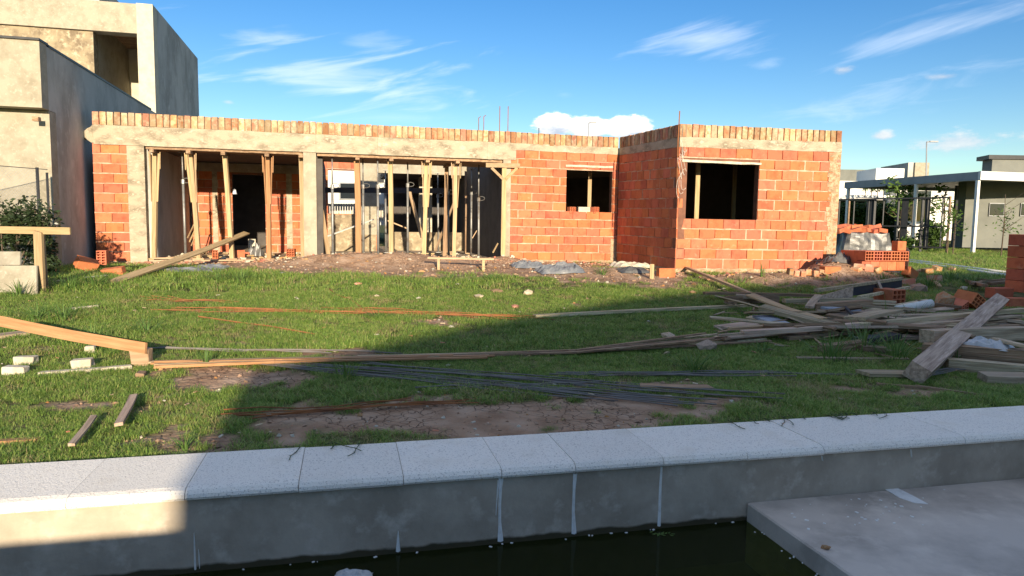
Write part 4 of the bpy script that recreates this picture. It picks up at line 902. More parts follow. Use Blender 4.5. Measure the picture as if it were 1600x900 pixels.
def bush_left():
    q = PD(12, 400, 11.0); r = empty('glossy_bush', (q.x, q.y, h(q.x, q.y)), 'dark glossy leaved bush behind the plank stand at the left edge', 'bush')
    foliage('leaves', (q.x - .1, q.y, .95), (.92, .4, .85), 6500, .038, M['bush'], r, rlumps(2, 12, .65, .42), 3)
    q2 = PD(70, 420, 11.3); foliage('low_leaves', (q2.x, q2.y, .55), (.22, .3, .45), 900, .03, M['bush'], r, rlumps(5, 6, .6, .45), 4)
    mb = MB()
    for k in range(7): mb.tube([(q.x + random.uniform(-.2, .2), q.y + random.uniform(-.1, .1), .1), (q.x + random.uniform(-.6, .6), q.y, 1.2)], .012, 5)
    mb.build('stems', M['bark'], r)
bush_left()
# carpenters' stand at the left
def stand():
    d = 9.25; g = PD(64, 458, d); r = empty('timber_stand', (g.x, g.y, h(g.x, g.y)), 'timber stand made of a pale plank nailed across a post at the left edge', 'stand')
    p0 = PD(-60, 358, d + .3); p1 = PD(110, 361, d - .06); plank(p0, p1, .03, .095, wn, 'cross_plank', None, None, parent=r, roll=0)
    b = PD(64, 462, d); t = PD(60, 362, d); plank(b - Vector((0, 0, .08)), t, .11, .05, wn, 'post', None, None, parent=r, roll=R(90) * 0 + .0)
    plank(PD(72, 455, d + .35), PD(66, 364, d + .25), .06, .03, wn, 'rear_post', None, None, parent=r)
    q = PD(-50, 445, d + .1)
    def panel(x0, y0, x1, y1, dd, nm, label):
        a = PD(x0, y1, dd); b_ = PD(x1, y1 + 0, dd); c = PD(x1 - 0, y0, dd + .14); d_ = PD(x0, y0, dd + .14); n = Vector((0, .03, .0)); mb = MB(); mb.hexa([a, b_, b_ + n, a + n, d_, c, c + n, d_ + n]); mb.build(nm, M['wood_new'] if False else M['plaster_cream'], None, label=label, cat='panel')
    panel(-60, 415, 57, 464, d - .22, 'form_panel', 'large cream formwork panel leaning on the timber stand, the lower one'); panel(-60, 393, 31, 414, d + .05, 'form_panel', 'smaller cream panel just above the large leaning panel')
stand()

# ------------------------------------------------------------------ lawn debris
def gp(px, py, lift=0.0): return G(px, py, lift)
def board(x0, y0, x1, y1, w, t, m, label, cat='plank', l0=0.0, l1=0.0, roll=None, name='plank', group=None, warp=.006, kind=None):
    p0 = gp(x0, y0, l0 + t / 2); p1 = gp(x1, y1, l1 + t / 2); return plank(p0, p1, w, t, m, name, label, cat, group, roll=random.uniform(-.08, .08) if roll is None else roll, warp=warp, kind=kind)
board(-40, 495, 228, 545, .09, .024, wo, 'long orange pine board sloping down to the small block on the lawn', l0=.30, l1=.14, roll=1.3)
board(172, 443, 386, 364, .14, .03, wn, 'long pale plank slanting from the grass up into the left bay', l0=.02, l1=.0, roll=.25) if False else None
def slant():
    p0 = gp(178, 441, .02); u_, z_ = wu(386, 364, .9); p1 = WP(u_, .9, z_); plank(p0, p1, .13, .03, wn, 'plank', 'long pale plank slanting from the grass up into the left bay', 'plank', roll=.35, warp=.004)
slant()
board(835, 494, 1180, 477, .12, .035, M['wood_old'], 'long straight pale board crossing the edge of the shade in mid lawn', warp=.002)
def pole():
    p0 = gp(1012, 409, .0); p0.z += .22; p1 = gp(1222, 480, .12); plank(p0, p1, .06, .04, wn, 'plank', 'slender pole sloping down from the brick corner into the woodpile', 'pole', warp=.003)
    q = gp(1018, 436, 0); plank(q, (q.x, q.y, q.z + .27), .07, .05, wn, 'stake', 'short upright stake holding the slender pole near the brick corner', 'stake')
pole()
# laths bundle across the lawn
BG = 'thin laths laid across the lawn'
for i in range(13):
    a = random.uniform(-1, 1); y = random.uniform(-1, 1)
    x0, y0 = 233 + random.uniform(0, 22), 569 + y * 5; x2, y2 = 690 + random.uniform(-70, 90), 557 + y * 2.5
    mb = MB(); pts = [gp(x0, y0, .02 + .01 * (i % 3)), gp(430, 563 + y * 3, .03 + .01 * (i % 4)), gp(x2, y2, .02 + .01 * (i % 3))]
    o = None
    for k in range(2): mb.bar(pts[k], pts[k + 1], .035, .014)
    mb.build('lath', [M['wood_new'], M['wood_orange']][i % 2], label='thin pine lath in the long bundle lying across the sunny lawn', cat='lath', group=BG)
for i in range(11):
    y = random.uniform(-1, 1); mb = MB(); x1 = 1150 + random.uniform(-90, 60)
    pts = [gp(600 + random.uniform(-60, 150), 556 + y * 2, .015), gp(900, 549 + y * 2.5, .02 + .008 * (i % 3)), gp(x1, 527 + y * 9, .05 + .02 * (i % 3))]
    for k in range(2): mb.bar(pts[k], pts[k + 1], .035, .014)
    mb.build('lath', M['wood_brown'] if i % 3 else M['wood_old'], label='weathered lath fanning out toward the woodpile in the shade', cat='lath', group='weathered laths fanning to the woodpile')
# rebar
ORD = ['nearest', 'second', 'third', 'fourth', 'fifth', 'sixth', 'seventh', 'eighth', 'ninth', 'tenth']
def rods(name, lst, r, m, label, group, seg=5, cat='rebar'):
    lst = sorted(lst, key=lambda q: -(q[1] + q[3]))
    for n_, (x0, y0, x1, y1) in enumerate(lst):
        pts = []
        for k in range(seg + 1):
            t = k / seg; q = gp(x0 + (x1 - x0) * t, y0 + (y1 - y0) * t + 1.2 * math.sin(t * 7 + x0), .0); q.z += .025 + .01 * math.sin(t * 9 + y0); pts.append(q)
        mb = MB(); mb.tube(pts, r, 5); mb.build(name, m, label=label if len(lst) == 1 else '%s, %s from the pool' % (label, ORD[n_]), cat=cat, group=group)
rd = random.Random(11)
rods('steel_rod', [(250 + rd.uniform(-40, 40), 547 + rd.uniform(-3, 3), 520 + rd.uniform(-30, 120), 555 + rd.uniform(-4, 4)) for _ in range(4)], .006, M['rebar'], 'thin dark rod lying in the sunny lawn behind the laths', 'dark rods behind the laths')
rods('steel_rod', [(390 + rd.uniform(-25, 60), 571 + rd.uniform(-3, 4), 1090 + rd.uniform(-130, 60), 636 + rd.uniform(-10, 6)) for _ in range(9)], .0055, M['rebar'], 'long dark steel rod in the crossing bundle in the shade', 'dark rods crossing the shaded lawn')
rods('steel_rod', [(470 + rd.uniform(-25, 100), 571 + rd.uniform(-4, 3), 1200 + rd.uniform(-170, 30), 628 + rd.uniform(-14, 6)) for _ in range(7)], .0055, M['rebar'], 'dark steel rod of the flatter bundle fanning right in the shade', 'dark rods fanning right')
rods('steel_rod', [(880 + rd.uniform(-30, 60), 585 + rd.uniform(-2, 7), 1400 + rd.uniform(-250, 60), 586 + rd.uniform(-3, 7)) for _ in range(8)], .0055, M['rebar'], 'dark steel rod of the level bundle left of the big beam', 'dark rods left of the big beam')
rods('steel_rod', [(1425 + rd.uniform(-20, 10), 588 + rd.uniform(-4, 5), 1545 + rd.uniform(-10, 35), 570 + rd.uniform(-4, 9)) for _ in range(8)], .0055, M['rebar'], 'dark steel rod in the sheaf under the big grey beam', 'dark rods under the big beam')
rods('steel_rod', [(620 + rd.uniform(0, 50), 612 + rd.uniform(-3, 3), 930 + rd.uniform(-30, 30), 600 + rd.uniform(-3, 3)) for _ in range(2)], .006, M['rebar'], 'lone thin rod lying across the dark bundle', 'thin rods across the dark bundle')
rods('rusty_rod', [(350 + rd.uniform(-10, 60), 655 + rd.uniform(-8, 4), 700 + rd.uniform(-60, 60), 627 + rd.uniform(-6, 6)) for _ in range(7)], .0045, M['rust'], 'rusty rod lying on the cracked soil near the pool', 'rusty rods on the cracked soil')
rods('rusty_rod', [(330 + rd.uniform(-100, 80), 484 + rd.uniform(-2, 6), 640 + rd.uniform(-60, 60), 490 + rd.uniform(-3, 4)) for _ in range(8)], .0045, M['rust'], 'rusty rod on the sunny lawn, left half of the bundle', 'rusty rods on the left sunny lawn')
rods('rusty_rod', [(520 + rd.uniform(-30, 60), 484 + rd.uniform(-2, 4), 830 + rd.uniform(-60, 60), 499 + rd.uniform(-3, 4)) for _ in range(8)], .0045, M['rust'], 'rusty rod on the sunny lawn, right half of the bundle', 'rusty rods on the middle sunny lawn')
rods('rusty_rod', [(515, 455, 565, 482)], .009, M['rust'], 'short rusty bar pointing at the rusty bundle from behind', None); rods('rusty_rod', [(310, 498, 492, 524)], .008, M['rust'], 'single dark curved rod in the sunny lawn left of centre', None)
rods('rusty_rod', [(230 + rd.uniform(-20, 40), 470 + rd.uniform(-3, 3), 330 + rd.uniform(-30, 60), 476 + rd.uniform(-3, 3)) for _ in range(4)], .005, M['rust'], 'thin rusty rod in tall grass near the left bay', 'thin rusty rods near the left bay')
# small pieces
def cube(px, py, sx, sy, sz, m, name, label, cat, rz=.2, group=None, tilt=0.0, lift=0.0):
    p = gp(px, py); mb = MB(); mb.box((0, 0, 0), sx, sy, sz)
    mb.v = [(x + random.uniform(-.06, .06) * sx, y + random.uniform(-.06, .06) * sy, z + random.uniform(-.06, .06) * sz) for x, y, z in mb.v]
    o = mb.build(name, m, bevel=.006, label=label, cat=cat, group=group); o.location = p + Vector((0, sy / 2, sz / 2 - .01 + lift)); o.rotation_euler = (tilt, random.uniform(-.1, .1), rz); return o
cube(35, 570, .15, .09, .075, M['stone'], 'cement_block', 'pale block in the grass, the rear one of the left pair', 'block'); cube(18, 588, .16, .10, .08, M['stone'], 'cement_block', 'pale block in the grass, the front one of the left pair', 'block')
cube(124, 579, .15, .09, .095, M['stone'], 'cement_block', 'single pale block at the left of the half buried strip', 'block'); cube(138, 552, .08, .06, .07, M['stone'], 'cement_block', 'small pale block under the orange board', 'block')
cube(217, 572, .14, .10, .15, M['wood_new'], 'wood_block', 'yellow wood block under the lower end of the orange board', 'block', .1); cube(214, 594, .06, .12, .06, M['wood_brown'], 'wood_block', 'dark wood wedge in front of the yellow block', 'block', .3)
board(62, 584, 205, 573, .05, .03, M['stone'], 'pale half buried strip of mortar beside the single block', 'strip'); board(-20, 528, 40, 520, .16, .03, M['wood_old'], 'greyish board end under the orange board at the left edge')
board(112, 695, 147, 650, .035, .015, M['wood_old'], 'grey splinter of wood pointing away in the near grass, left one', 'splinter', .05, .05); board(186, 663, 209, 618, .045, .02, M['wood_old'], 'grey splinter of wood pointing away in the near grass, right one', 'splinter', .05, .05)
board(-30, 692, 60, 687, .06, .02, M['wood_orange'], 'reddish strip of wood lying in the grass above the coping at the left edge', 'strip')
board(108, 483, 152, 478, .12, .03, M['stone'], 'pale flat slab piece in tall grass near the left house', 'slab'); 
flat = [(560, 445, .13, M['rubble'], 'flat clay fragment in grass in front of the main soil heap'), (545, 467, .10, M['rubble'], 'clay fragment beside the short rusty bar'), (588, 464, .12, M['paper'], 'tan scrap in the grass right of the short rusty bar'), (654, 467, .10, M['stone'], 'pale tipped scrap in the middle of the sunny lawn'),
        (465, 468, .08, M['stone'], 'thin white sliver in the lawn left of the short rusty bar'), (704, 512, .09, M['stone'], 'pale sliver below the rusty rods'), (625, 479, .06, M['rubble'], 'little clay bit just above the rusty rods'), (716, 445, .09, M['stone'], 'pale stone left of the tan fragment cluster'), (742, 442, .14, M['rubble'], 'larger clay piece of the fragment cluster'), (760, 446, .08, M['stone'], 'pale bit at the right of the fragment cluster'),
        (748, 466, .2, M['paper'], 'torn tan cement bag scrap in mid lawn'), (775, 458, .22, M['wood_brown'], 'dark flat wood scrap behind the torn bag scrap'), (825, 460, .24, M['paper'], 'tan paper scrap right of the dark wood scrap'), (805, 481, .15, M['rubble'], 'orange brick fragment in mid lawn'), (827, 483, .06, M['rubble'], 'tiny orange fragment beside the orange brick fragment'),
        (1013, 503, .07, M['stone'], 'pale stone in the shade below the long straight board'), (1083, 445, .14, M['rubble'], 'flat tan fragment right of the upright stake'), (1082, 459, .16, M['rubble'], 'tan fragment at the left tip of the woodpile'), (1130, 452, .09, M['stone'], 'pale fragment by the right soil heap'), (1042, 553, .09, M['wood_old'], 'small pale chip in the dark shaded grass'), (1105, 547, .3, M['wood_old'], 'flat grey wood piece under the fan of laths'),
        (1045, 530, .25, M['wood_old'], 'pale flat slab at the upper side of the fan of laths'), (60, 448, .2, M['stone'], 'pale stone at the foot of the timber stand'), (700, 572, .06, M['stone'], 'tiny pale stone by the crossing rods'), (440, 428, .14, M['tarp_grey'], 'grey scrap at the edge of the soil left of the main heap'), (530, 520, .05, M['stone'], 'tiny pale pebble in the sunny lawn'), (555, 432, .1, M['rubble'], 'clay lump on the left foot of the main heap'), (660, 425, .14, M['rubble'], 'clay lump left of the low batter board')]
rf = random.Random(50)
for px, py, s, m, lb in flat: chunk(px, py, (s, s * .55, s * .4), m, 'fragment', lb, 'fragment', sub=1)
def litter():
    mb = MB()
    for k in range(120):
        px = rf.uniform(0, 1500); py = 425 + 260 * rf.random() ** 1.5
        if py > 735 - .0587 * px - 14: continue
        q = gp(px, py, .03); s_ = rf.uniform(.004, .014); mb.m = rf.choice((0, 1, 1, 2, 3)); mm = Matrix.Rotation(rf.uniform(0, 6), 3, 'Z') @ Matrix.Rotation(rf.uniform(-.5, .5), 3, 'X'); mb.box(q, s_ * rf.uniform(1, 5), s_, s_ * .4, M=mm)
    mb.build('lawn_litter', [M['stone'], M['rubble'], M['wood_old'], M['paper']], label='tiny chips, splinters and crumbs strewn over the lawn', cat='litter', kind='stuff')
litter()
# batter board
def batter():
    a = gp(672, 421); b = gp(768, 424); r = empty('batter_board', a, 'low horizontal batter board on two short stakes in front of the main soil heap', 'batter board')
    z = max(a.z, b.z) + .22; e_ = (b - a).normalized(); plank(Vector((a.x, a.y, z)) - e_ * .05, Vector((b.x, b.y, z + .0)) + e_ * .05, .06, .035, wn, 'rail', None, None, parent=r)
    for q in (a.lerp(b, .14), a.lerp(b, .87)): mb = MB(); mb.bar((q.x, q.y, h(q.x, q.y) - .1), (q.x, q.y, z - .018), .05, .05); mb.build('stake', wn, r)
batter()
# hollow brick and rubble at the foot of the pier
o = inst('hollow_brick', HM2, gp(152, 416) + Vector((.05, .1, .16)), .35, (1.35, .8, 1.5)); tag(o, 'hollow brick standing on end with ten cells at the foot of the pier', 'brick')
o = inst('loose_brick', BM[2], gp(130, 424) + Vector((0, .1, .12)), .9, (1, 1.4, 1)); o.rotation_euler = (.5, .3, .9); tag(o, 'broken orange brick lying left of the hollow brick at the pier', 'brick')
o = inst('loose_brick', BM[3], gp(172, 430) + Vector((0, .1, .05)), .2, (1, 1.2, .7)); o.rotation_euler = (.2, -.15, .1); tag(o, 'brick half buried in grass below the hollow brick at the pier', 'brick')
board(128, 434, 165, 430, .12, .02, M['pvc'], 'white scrap board in the grass below the pier', 'board'); board(95, 440, 128, 418, .10, .02, M['wood_old'], 'grey scrap of wood between the timber stand and the pier', 'board')
p = gp(290, 424); crumple('plastic_sheet', M['tarp_grey'], p.x, p.y, 0, .55, .28, .07, 'grey plastic sheet lying in the grass before the left bay', 'plastic sheet', .2)
p = gp(330, 420); crumple('plastic_sheet', M['tarp_grey'], p.x, p.y, 0, .3, .2, .1, 'small grey plastic sheet right of the long slanting plank', 'plastic sheet', .2, seed=4)
chunk(293, 434, (.09, .06, .05), M['rubble'], 'fragment', 'red fragment at the lower edge of the grey sheet', 'fragment')
p = gp(875, 424); crumple('plastic_sheet', M['tarp_grey'], p.x, p.y, 0, .42, .30, .17, 'crumpled blue grey plastic sheet on the soil below the wing window, right hump', 'plastic sheet', .2, seed=7, fold=4)
p = gp(826, 418); crumple('plastic_sheet', M['tarp_grey'], p.x, p.y, 0, .34, .25, .15, 'crumpled blue grey plastic sheet on the soil, left hump', 'plastic sheet', .2, seed=12, fold=4)
def wire_tangle():
    c = gp(845, 402); mb = MB(); rd = random.Random(2)
    for k in range(26):
        pts = []; a0 = rd.uniform(0, 6); s = rd.uniform(.6, 1)
        for t in range(7): a = a0 + t * .45; pts.append((c.x + .42 * s * math.cos(a), c.y + .2 * math.sin(a) * s, c.z + .03 + abs(.17 * math.sin(a0 * 3 + t * .5)) * (1 - .3 * s)))
        mb.tube(pts, .006, 4)
    mb.build('wire_tangle', M['rust'], label='tangle of brown tie wire heaped under the wing window', cat='wire')
wire_tangle()
def corner_scraps():
    p = gp(985, 418); crumple('cement_bag', M['stone'], p.x, p.y, 0, .42, .3, .16, 'pale cement bag lying by the inner brick corner', 'bag', .3, seed=20, n=12, fold=2)
    p = gp(990, 424); crumple('plastic_scrap', M['tarp'], p.x, p.y, 0, .3, .15, .1, 'black plastic scrap under the pale bag by the brick corner', 'plastic', .2, seed=22, n=10)
    o = inst('loose_brick', BM[2], gp(1042, 434) + Vector((0, .1, .08)), .3); tag(o, 'orange brick lying at the brick corner by the upright stake', 'brick'); o = inst('loose_brick', BM[1], gp(930, 406) + Vector((0, .1, .05)), .1, (1, 1, .6)); tag(o, 'orange brick lying against the wing foundation', 'brick')
corner_scraps()

# ------------------------------------------------------------------ woodpile, right
WO, WB, WBL = M['wood_old'], M['wood_brown'], M['wood_blue']
pile = [
 # x0,y0,x1,y1, w, t, l0,l1, mat, label
 (1100, 458, 1330, 464, .09, .04, .08, .10, WB, 'long dark plank along the back of the woodpile'),
 (1135, 468, 1215, 468, .12, .10, .02, .02, WB, 'short reddish block of timber at the left back of the pile'),
 (1190, 480, 1320, 512, .16, .05, .16, .10, WO, 'thick grey plank slanting down to the right in the left part of the pile'),
 (1279, 462, 1264, 480, .10, .03, .22, .16, WO, 'short pale offcut standing out of the middle of the pile'),
 (1225, 470, 1360, 468, .14, .05, .12, .14, WO, 'broad plank behind the blue grey panels'),
 (1270, 478, 1358, 472, .10, .06, .14, .18, WB, 'thick brown plank below the box frame'),
 (1280, 480, 1342, 484, .26, .03, .14, .12, WBL, 'blue grey cement caked panel in the middle of the pile'),
 (1190, 494, 1240, 516, .28, .03, .08, .05, WBL, 'blue grey cement caked panel at the left front of the pile'),
 (1130, 512, 1176, 506, .22, .03, .02, .03, WO, 'pale flat board end at the left tip of the pile'),
 (1160, 520, 1346, 507, .10, .045, .10, .14, WO, 'long pale edged plank along the front of the pile, left half'),
 (1340, 508, 1602, 484, .11, .045, .14, .18, WO, 'long pale plank along the front of the pile, right half'),
 (1225, 527, 1335, 516, .18, .04, .02, .04, WB, 'dark wide plank low at the front of the pile'),
 (1240, 500, 1330, 497, .12, .03, .08, .10, WO, 'flat grey plank between the two blue grey panels'),
 (1220, 490, 1290, 488, .10, .04, .06, .08, WB, 'brown plank end under the slanting thick plank'),
 (1335, 498, 1393, 486, .24, .04, .18, .20, WO, 'wide grey board in the centre of the pile'),
 (1300, 492, 1420, 482, .12, .03, .12, .16, WO, 'thin grey board behind the wide board'),
 (1345, 478, 1460, 486, .07, .03, .18, .16, WO, 'whitish thin lath behind the white pipe'),
 (1390, 494, 1602, 494, .12, .035, .10, .12, WO, 'grey board in the right half, upper layer'),
 (1370, 502, 1520, 500, .10, .03, .08, .10, WB, 'brown board in the right half, second layer'),
 (1410, 508, 1510, 506, .16, .03, .06, .08, WO, 'grey board end left of the big beam'),
 (1500, 492, 1604, 504, .20, .03, .14, .12, WO, 'broad grey board behind the upper end of the big beam'),
 (1448, 526, 1604, 520, .16, .13, .10, .12, WO, 'thick squared timber in the right stack, top one'),
 (1443, 545, 1604, 556, .14, .11, .02, .06, WB, 'thick brown timber in the right stack, second from the top'),
 (1500, 556, 1604, 566, .10, .08, .01, .03, WB, 'brown timber in the right stack, third from the top'),
 (1476, 568, 1606, 580, .12, .10, .0, .0, WO, 'pale thick timber with dark marks low in the right stack'),
 (1535, 590, 1606, 592, .16, .07, .0, .0, WO, 'lowest pale timber near the right edge'),
 (1555, 530, 1606, 542, .06, .03, .20, .20, WO, 'thin tapered lath lying over the right stack'),
 (1348, 583, 1424, 584, .16, .03, .03, .03, WO, 'weathered splintered plank under the foot of the big beam'),
 (1285, 546, 1350, 538, .12, .09, .0, .0, WB, 'short brown log in tall grass at the front of the pile'),
 (1345, 545, 1385, 548, .12, .07, .0, .0, WB, 'brown timber end in tall grass below the pile centre'),
 (1245, 560, 1420, 562, .05, .025, .0, .0, WO, 'thin pale lath lying in dark grass before the pile'),
 (1340, 532, 1400, 524, .14, .05, .04, .06, M['wood_dark'], 'black stained board under the pile'),
 (1230, 510, 1310, 520, .06, .025, .10, .06, M['wood_new'], 'thin yellowish lath crossing the front planks'),
 (1320, 480, 1345, 506, .03, .03, .20, .15, M['wood_dark'], 'thin dark stick leaning over the wide board'),
 (1370, 600, 1450, 606, .05, .02, .0, .0, WB, 'thin brown strip on the grass in front of the big beam, left one'), (1430, 603, 1540, 618, .04, .02, .0, .0, WB, 'thin brown strip on the grass in front of the big beam, right one'),
 (1000, 604, 1110, 606, .10, .03, .0, .0, WB, 'brown board half hidden in the shaded grass below the level rods'),
 (1150, 462, 1190, 466, .08, .05, .10, .09, WO, 'short grey offcut on the back left of the pile'),
 (1430, 470, 1500, 480, .05, .03, .1, .12, WB, 'brown lath beside the broken red bricks'),
 (1360, 470, 1400, 472, .05, .03, .12, .12, WO, 'short white lath under the box frame'),
]
for (x0, y0, x1, y1, w, t, l0, l1, m, lb) in pile: board(x0, y0, x1, y1, w, t, m, lb, 'plank', l0, l1, group=None)
for i in range(9):
    y = rd.uniform(-1, 1); board(1100 + rd.uniform(0, 50), 531 + y * 6 - i * .3, 1200 + rd.uniform(-10, 60), 517 + y * 4, .05, .02, M['wood_brown'] if i % 2 else M['wood_old'], 'short lath in the fan at the left front of the woodpile', 'lath', .02 + .01 * i, .03 + .01 * i, name='lath', group='fan of laths at the woodpile')
for i in range(10):
    y = rd.uniform(-1, 1); board(1380 + rd.uniform(0, 80), 512 + y * 5, 1560 + rd.uniform(-30, 50), 500 + y * 9, rd.uniform(.05, .11), .025, WO if i % 2 else WB, 'thin board in the jumbled layers behind the big beam', 'board', .05 + .012 * i, .06 + .012 * i, name='board', group='thin boards behind the big beam')
# further loose boards that fill the tangle
rp = random.Random(77)
for i in range(46):
    if i < 26: cx, cy, an = rp.uniform(1190, 1420), rp.uniform(474, 512), rp.gauss(-.05, .35)
    else: cx, cy, an = rp.uniform(1420, 1590), rp.uniform(484, 530), rp.gauss(-.03, .22)
    ln = rp.uniform(25, 95); dx = ln * math.cos(an); dy = ln * math.sin(an) * .45; l = rp.uniform(.03, .17) if i < 26 else rp.uniform(.02, .09)
    m_ = rp.choice((WO, WO, WB, WB, M['wood_new'], M['wood_brown']))
    wd_ = rp.choice((.04, .055, .075, .10)); tone = {WO.name: 'greyish', WB.name: 'brown', M['wood_new'].name: 'yellowish'}[m_.name]
    reg = 'left tip' if cx < 1240 else 'left half' if cx < 1320 else 'centre' if cx < 1410 else 'part behind big beam' if cx < 1500 else 'right end'
    lab_ = '%s %s %s board %s, %s of woodpile' % (tone, 'short' if ln < 45 else 'middling' if ln < 72 else 'long', {.04: 'thin', .055: 'narrow', .075: 'broadish', .10: 'broad'}[wd_], 'rising right' if an < -.04 else 'sloping down right' if an > .08 else 'level', reg)
    board(cx - dx, cy - dy, cx + dx, cy + dy, wd_, rp.choice((.018, .022, .03)), m_, lab_, 'board', l, l + rp.uniform(-.03, .08), roll=rp.uniform(-.5, .5), name='board', group='loose boards tangled in the woodpile', warp=.012)
def scraps():
    mb = MB()
    for k in range(260):
        px = rp.uniform(1120, 1600); py = rp.gauss(502, 22) + (px - 1350) * .04; q = gp(px, py, rp.uniform(0, .06)); a = rp.uniform(0, 3); l = rp.uniform(.03, .16); d = Vector((math.cos(a), math.sin(a), rp.uniform(-.2, .2))) * l; mb.m = rp.randrange(3); mb.bar(q - d, q + d, rp.uniform(.008, .03), .008)
    mb.build('wood_scraps', [WO, WB, M['wood_new']], label='splinters and small wood scraps scattered through the woodpile', cat='scraps', kind='stuff')
scraps()
# big beam
p0 = gp(1432, 583, .09); p1 = gp(1556, 500, .0); p1.z += .42; p1 = PD(1562, 470, p1.y); plank(p0, p1, .165, .15, WO, 'beam_timber', 'big squared grey timber sticking up over the right of the woodpile', 'timber', roll=.5, warp=.0)
# white plastic-like post and rag
p0 = gp(1400, 484, .12); p1 = gp(1456, 474, .2); mb = MB(); mb.tube([p0, p0.lerp(p1, .5), p1], .055, 10); mb.build('white_pipe', M['pvc'], label='short thick whitish pipe lying on the woodpile', cat='pipe', smooth=True)
p = gp(1545, 525, .25); crumple('white_rag', M['plastic'], p.x, p.y, p.z - .12, .13, .2, .1, 'crumpled white plastic rag beside the big beam', 'rag', rz=.6, n=12, terrain=False, seed=40)
# box frame of formwork
def box_form():
    a = gp(1285, 474, .14); b = gp(1420, 452, .16); r = empty('formwork_box', a, 'open formwork box with black inside panel on the back of the woodpile', 'formwork')
    up = Vector((0, 0, .15)); bk = Vector((.0, .22, 0)); a0 = a; b0 = b
    MB().bar(a0 + up + bk, b0 + up + bk, .06, .04).build('top_rail', WO, r); MB().bar(a0.lerp(b0, .38), b0 + Vector((0, 0, .03)), .05, .04).build('lower_rail', WO, r)
    mb = MB(); c = a0.lerp(b0, .36); mb.hexa([c + bk * .9, b0 + bk * .9, b0 + bk * 1.0, c + bk * 1.0, c + bk * .9 + up, b0 + bk * .9 + up, b0 + bk + up, c + bk + up]); mb.build('inner_panel', M['wood_dark'], r)
    mb = MB(); mb.hexa([a0 + bk * .5, c + bk * .5, c + bk * .6, a0 + bk * .6, a0 + bk * .5 + up * .55, c + bk * .5 + up, c + bk * .6 + up, a0 + bk * .6 + up * .55]); mb.build('side_panel', WO, r)
    for t in (.68,): q = a0.lerp(b0, t); MB().bar(q + bk * .2, q + up + bk * .9, .05, .04, (1, 0, 0)).build('cleat', WO, r)
box_form()
# bricks around the pile
def lbrick(px, py, label, me=None, rot=(0, 0, 0), s=(1, 1, 1), lift=.09, grp=None):
    p = gp(px, py) + Vector((0, .08, lift)); o = inst('loose_brick', me or BM[0], p, 0, s); o.rotation_euler = rot; tag(o, label, 'brick', grp); return o
lbrick(1518, 484, 'tilted hollow brick showing its cells right of the broken red bricks', HM, (.1, .55, .3), (1.1, 1, 1), .14)
lbrick(1498, 486, 'broken hollow brick lying flat left of the tilted one', HM, (.2, -.4, .5), (1, .8, .7), .08); chunk(1472, 484, (.36, .3, .36), M['rubble'], 'brick_lump', 'rounded dark red brick lump behind the woodpile', 'brick')
lbrick(1566, 470, 'bright orange brick behind the top of the big beam', BM[2], (0, 0, .2), (1.05, 1.6, .9), .12); lbrick(1592, 482, 'dull brick at the right edge below the wrapped stack', BM[1], (0, 0, .1), (1, 1.4, .8), .08)
lbrick(1393, 476, 'dark red hollow brick standing under the formwork box', HM, (0, 0, .4), (1.5, 1, 1.2), .12); lbrick(1300, 426, 'red ribbed brick on top of the right soil heap', BM[3], (0, 0, .15), (1, 1.6, 1), .02)
lbrick(1425, 436, 'dark brick tipped on edge right of the pallet', BM[0], (.0, .5, .4), (.8, 1.2, 1), .1)
for i, (px, py) in enumerate(((1245, 432), (1256, 433), (1266, 432), (1276, 434), (1283, 431), (1238, 430))):
    cube(px, py, .10, .14, .11, M['rubble'], 'brick_piece', '%s broken brick piece of the row on the soil heap before the room' % ['second', 'third', 'fourth', 'rightmost but one', 'rightmost', 'leftmost'][i], 'brick', rd.uniform(-.5, .5), 'row of broken bricks on the soil heap', rd.uniform(-.3, .3), .02)
plank(gp(1283, 425, .12), gp(1293, 431, .0), .04, .03, wn, 'stick', 'short pale stick on the row of broken bricks', 'stick')
for i, (px, py) in enumerate(((1345, 421), (1358, 424), (1372, 427), (1388, 424), (1400, 430), (1440, 428), (1452, 430), (1466, 426), (1490, 424), (1340, 424), (1352, 418), (1410, 424), (1422, 445), (1462, 441))):
    cube(px, py, rd.uniform(.12, .28), rd.uniform(.08, .18), rd.uniform(.07, .15), M['rubble'], 'brick_piece', 'broken brick piece strewn in the grass around the wrapped pallet' if i not in (5, 6, 7, 8, 12, 13) else {5: 'broken brick piece just right of the tipped dark brick', 6: 'second broken brick piece right of the tipped dark brick', 7: 'broken brick piece half way to the white pipes', 8: 'broken brick piece nearest the white pipes', 12: 'broken brick piece lying nearest the end of the formwork box', 13: 'broken brick piece beside the upright pale chip'}[i], 'brick', rd.uniform(0, 3), 'broken bricks around the wrapped pallet', rd.uniform(-.5, .5))
board(1462, 440, 1468, 448, .08, .02, M['wood_new'], 'small pale chip upright in the sunny weeds', 'chip', .05, .0)
for i in range(7):
    px = 1510 + i * 9; board(px, 440 + rd.uniform(-4, 4), px + rd.uniform(20, 50), 442 + rd.uniform(-5, 5), .08, .05, WB, 'dark plank scrap in the grass left of the wrapped brick stack', 'plank', rd.uniform(0, .1), rd.uniform(0, .1), group='dark scraps by the wrapped stack')
chunk(1436, 456, (.30, .2, .2), M['wood_old'], 'stone', 'grey stone in the grass right of the formwork box', 'stone'); chunk(1505, 452, (.22, .12, .08), M['stone'], 'stone', 'pale flat stone in the weeds behind the pile', 'stone')

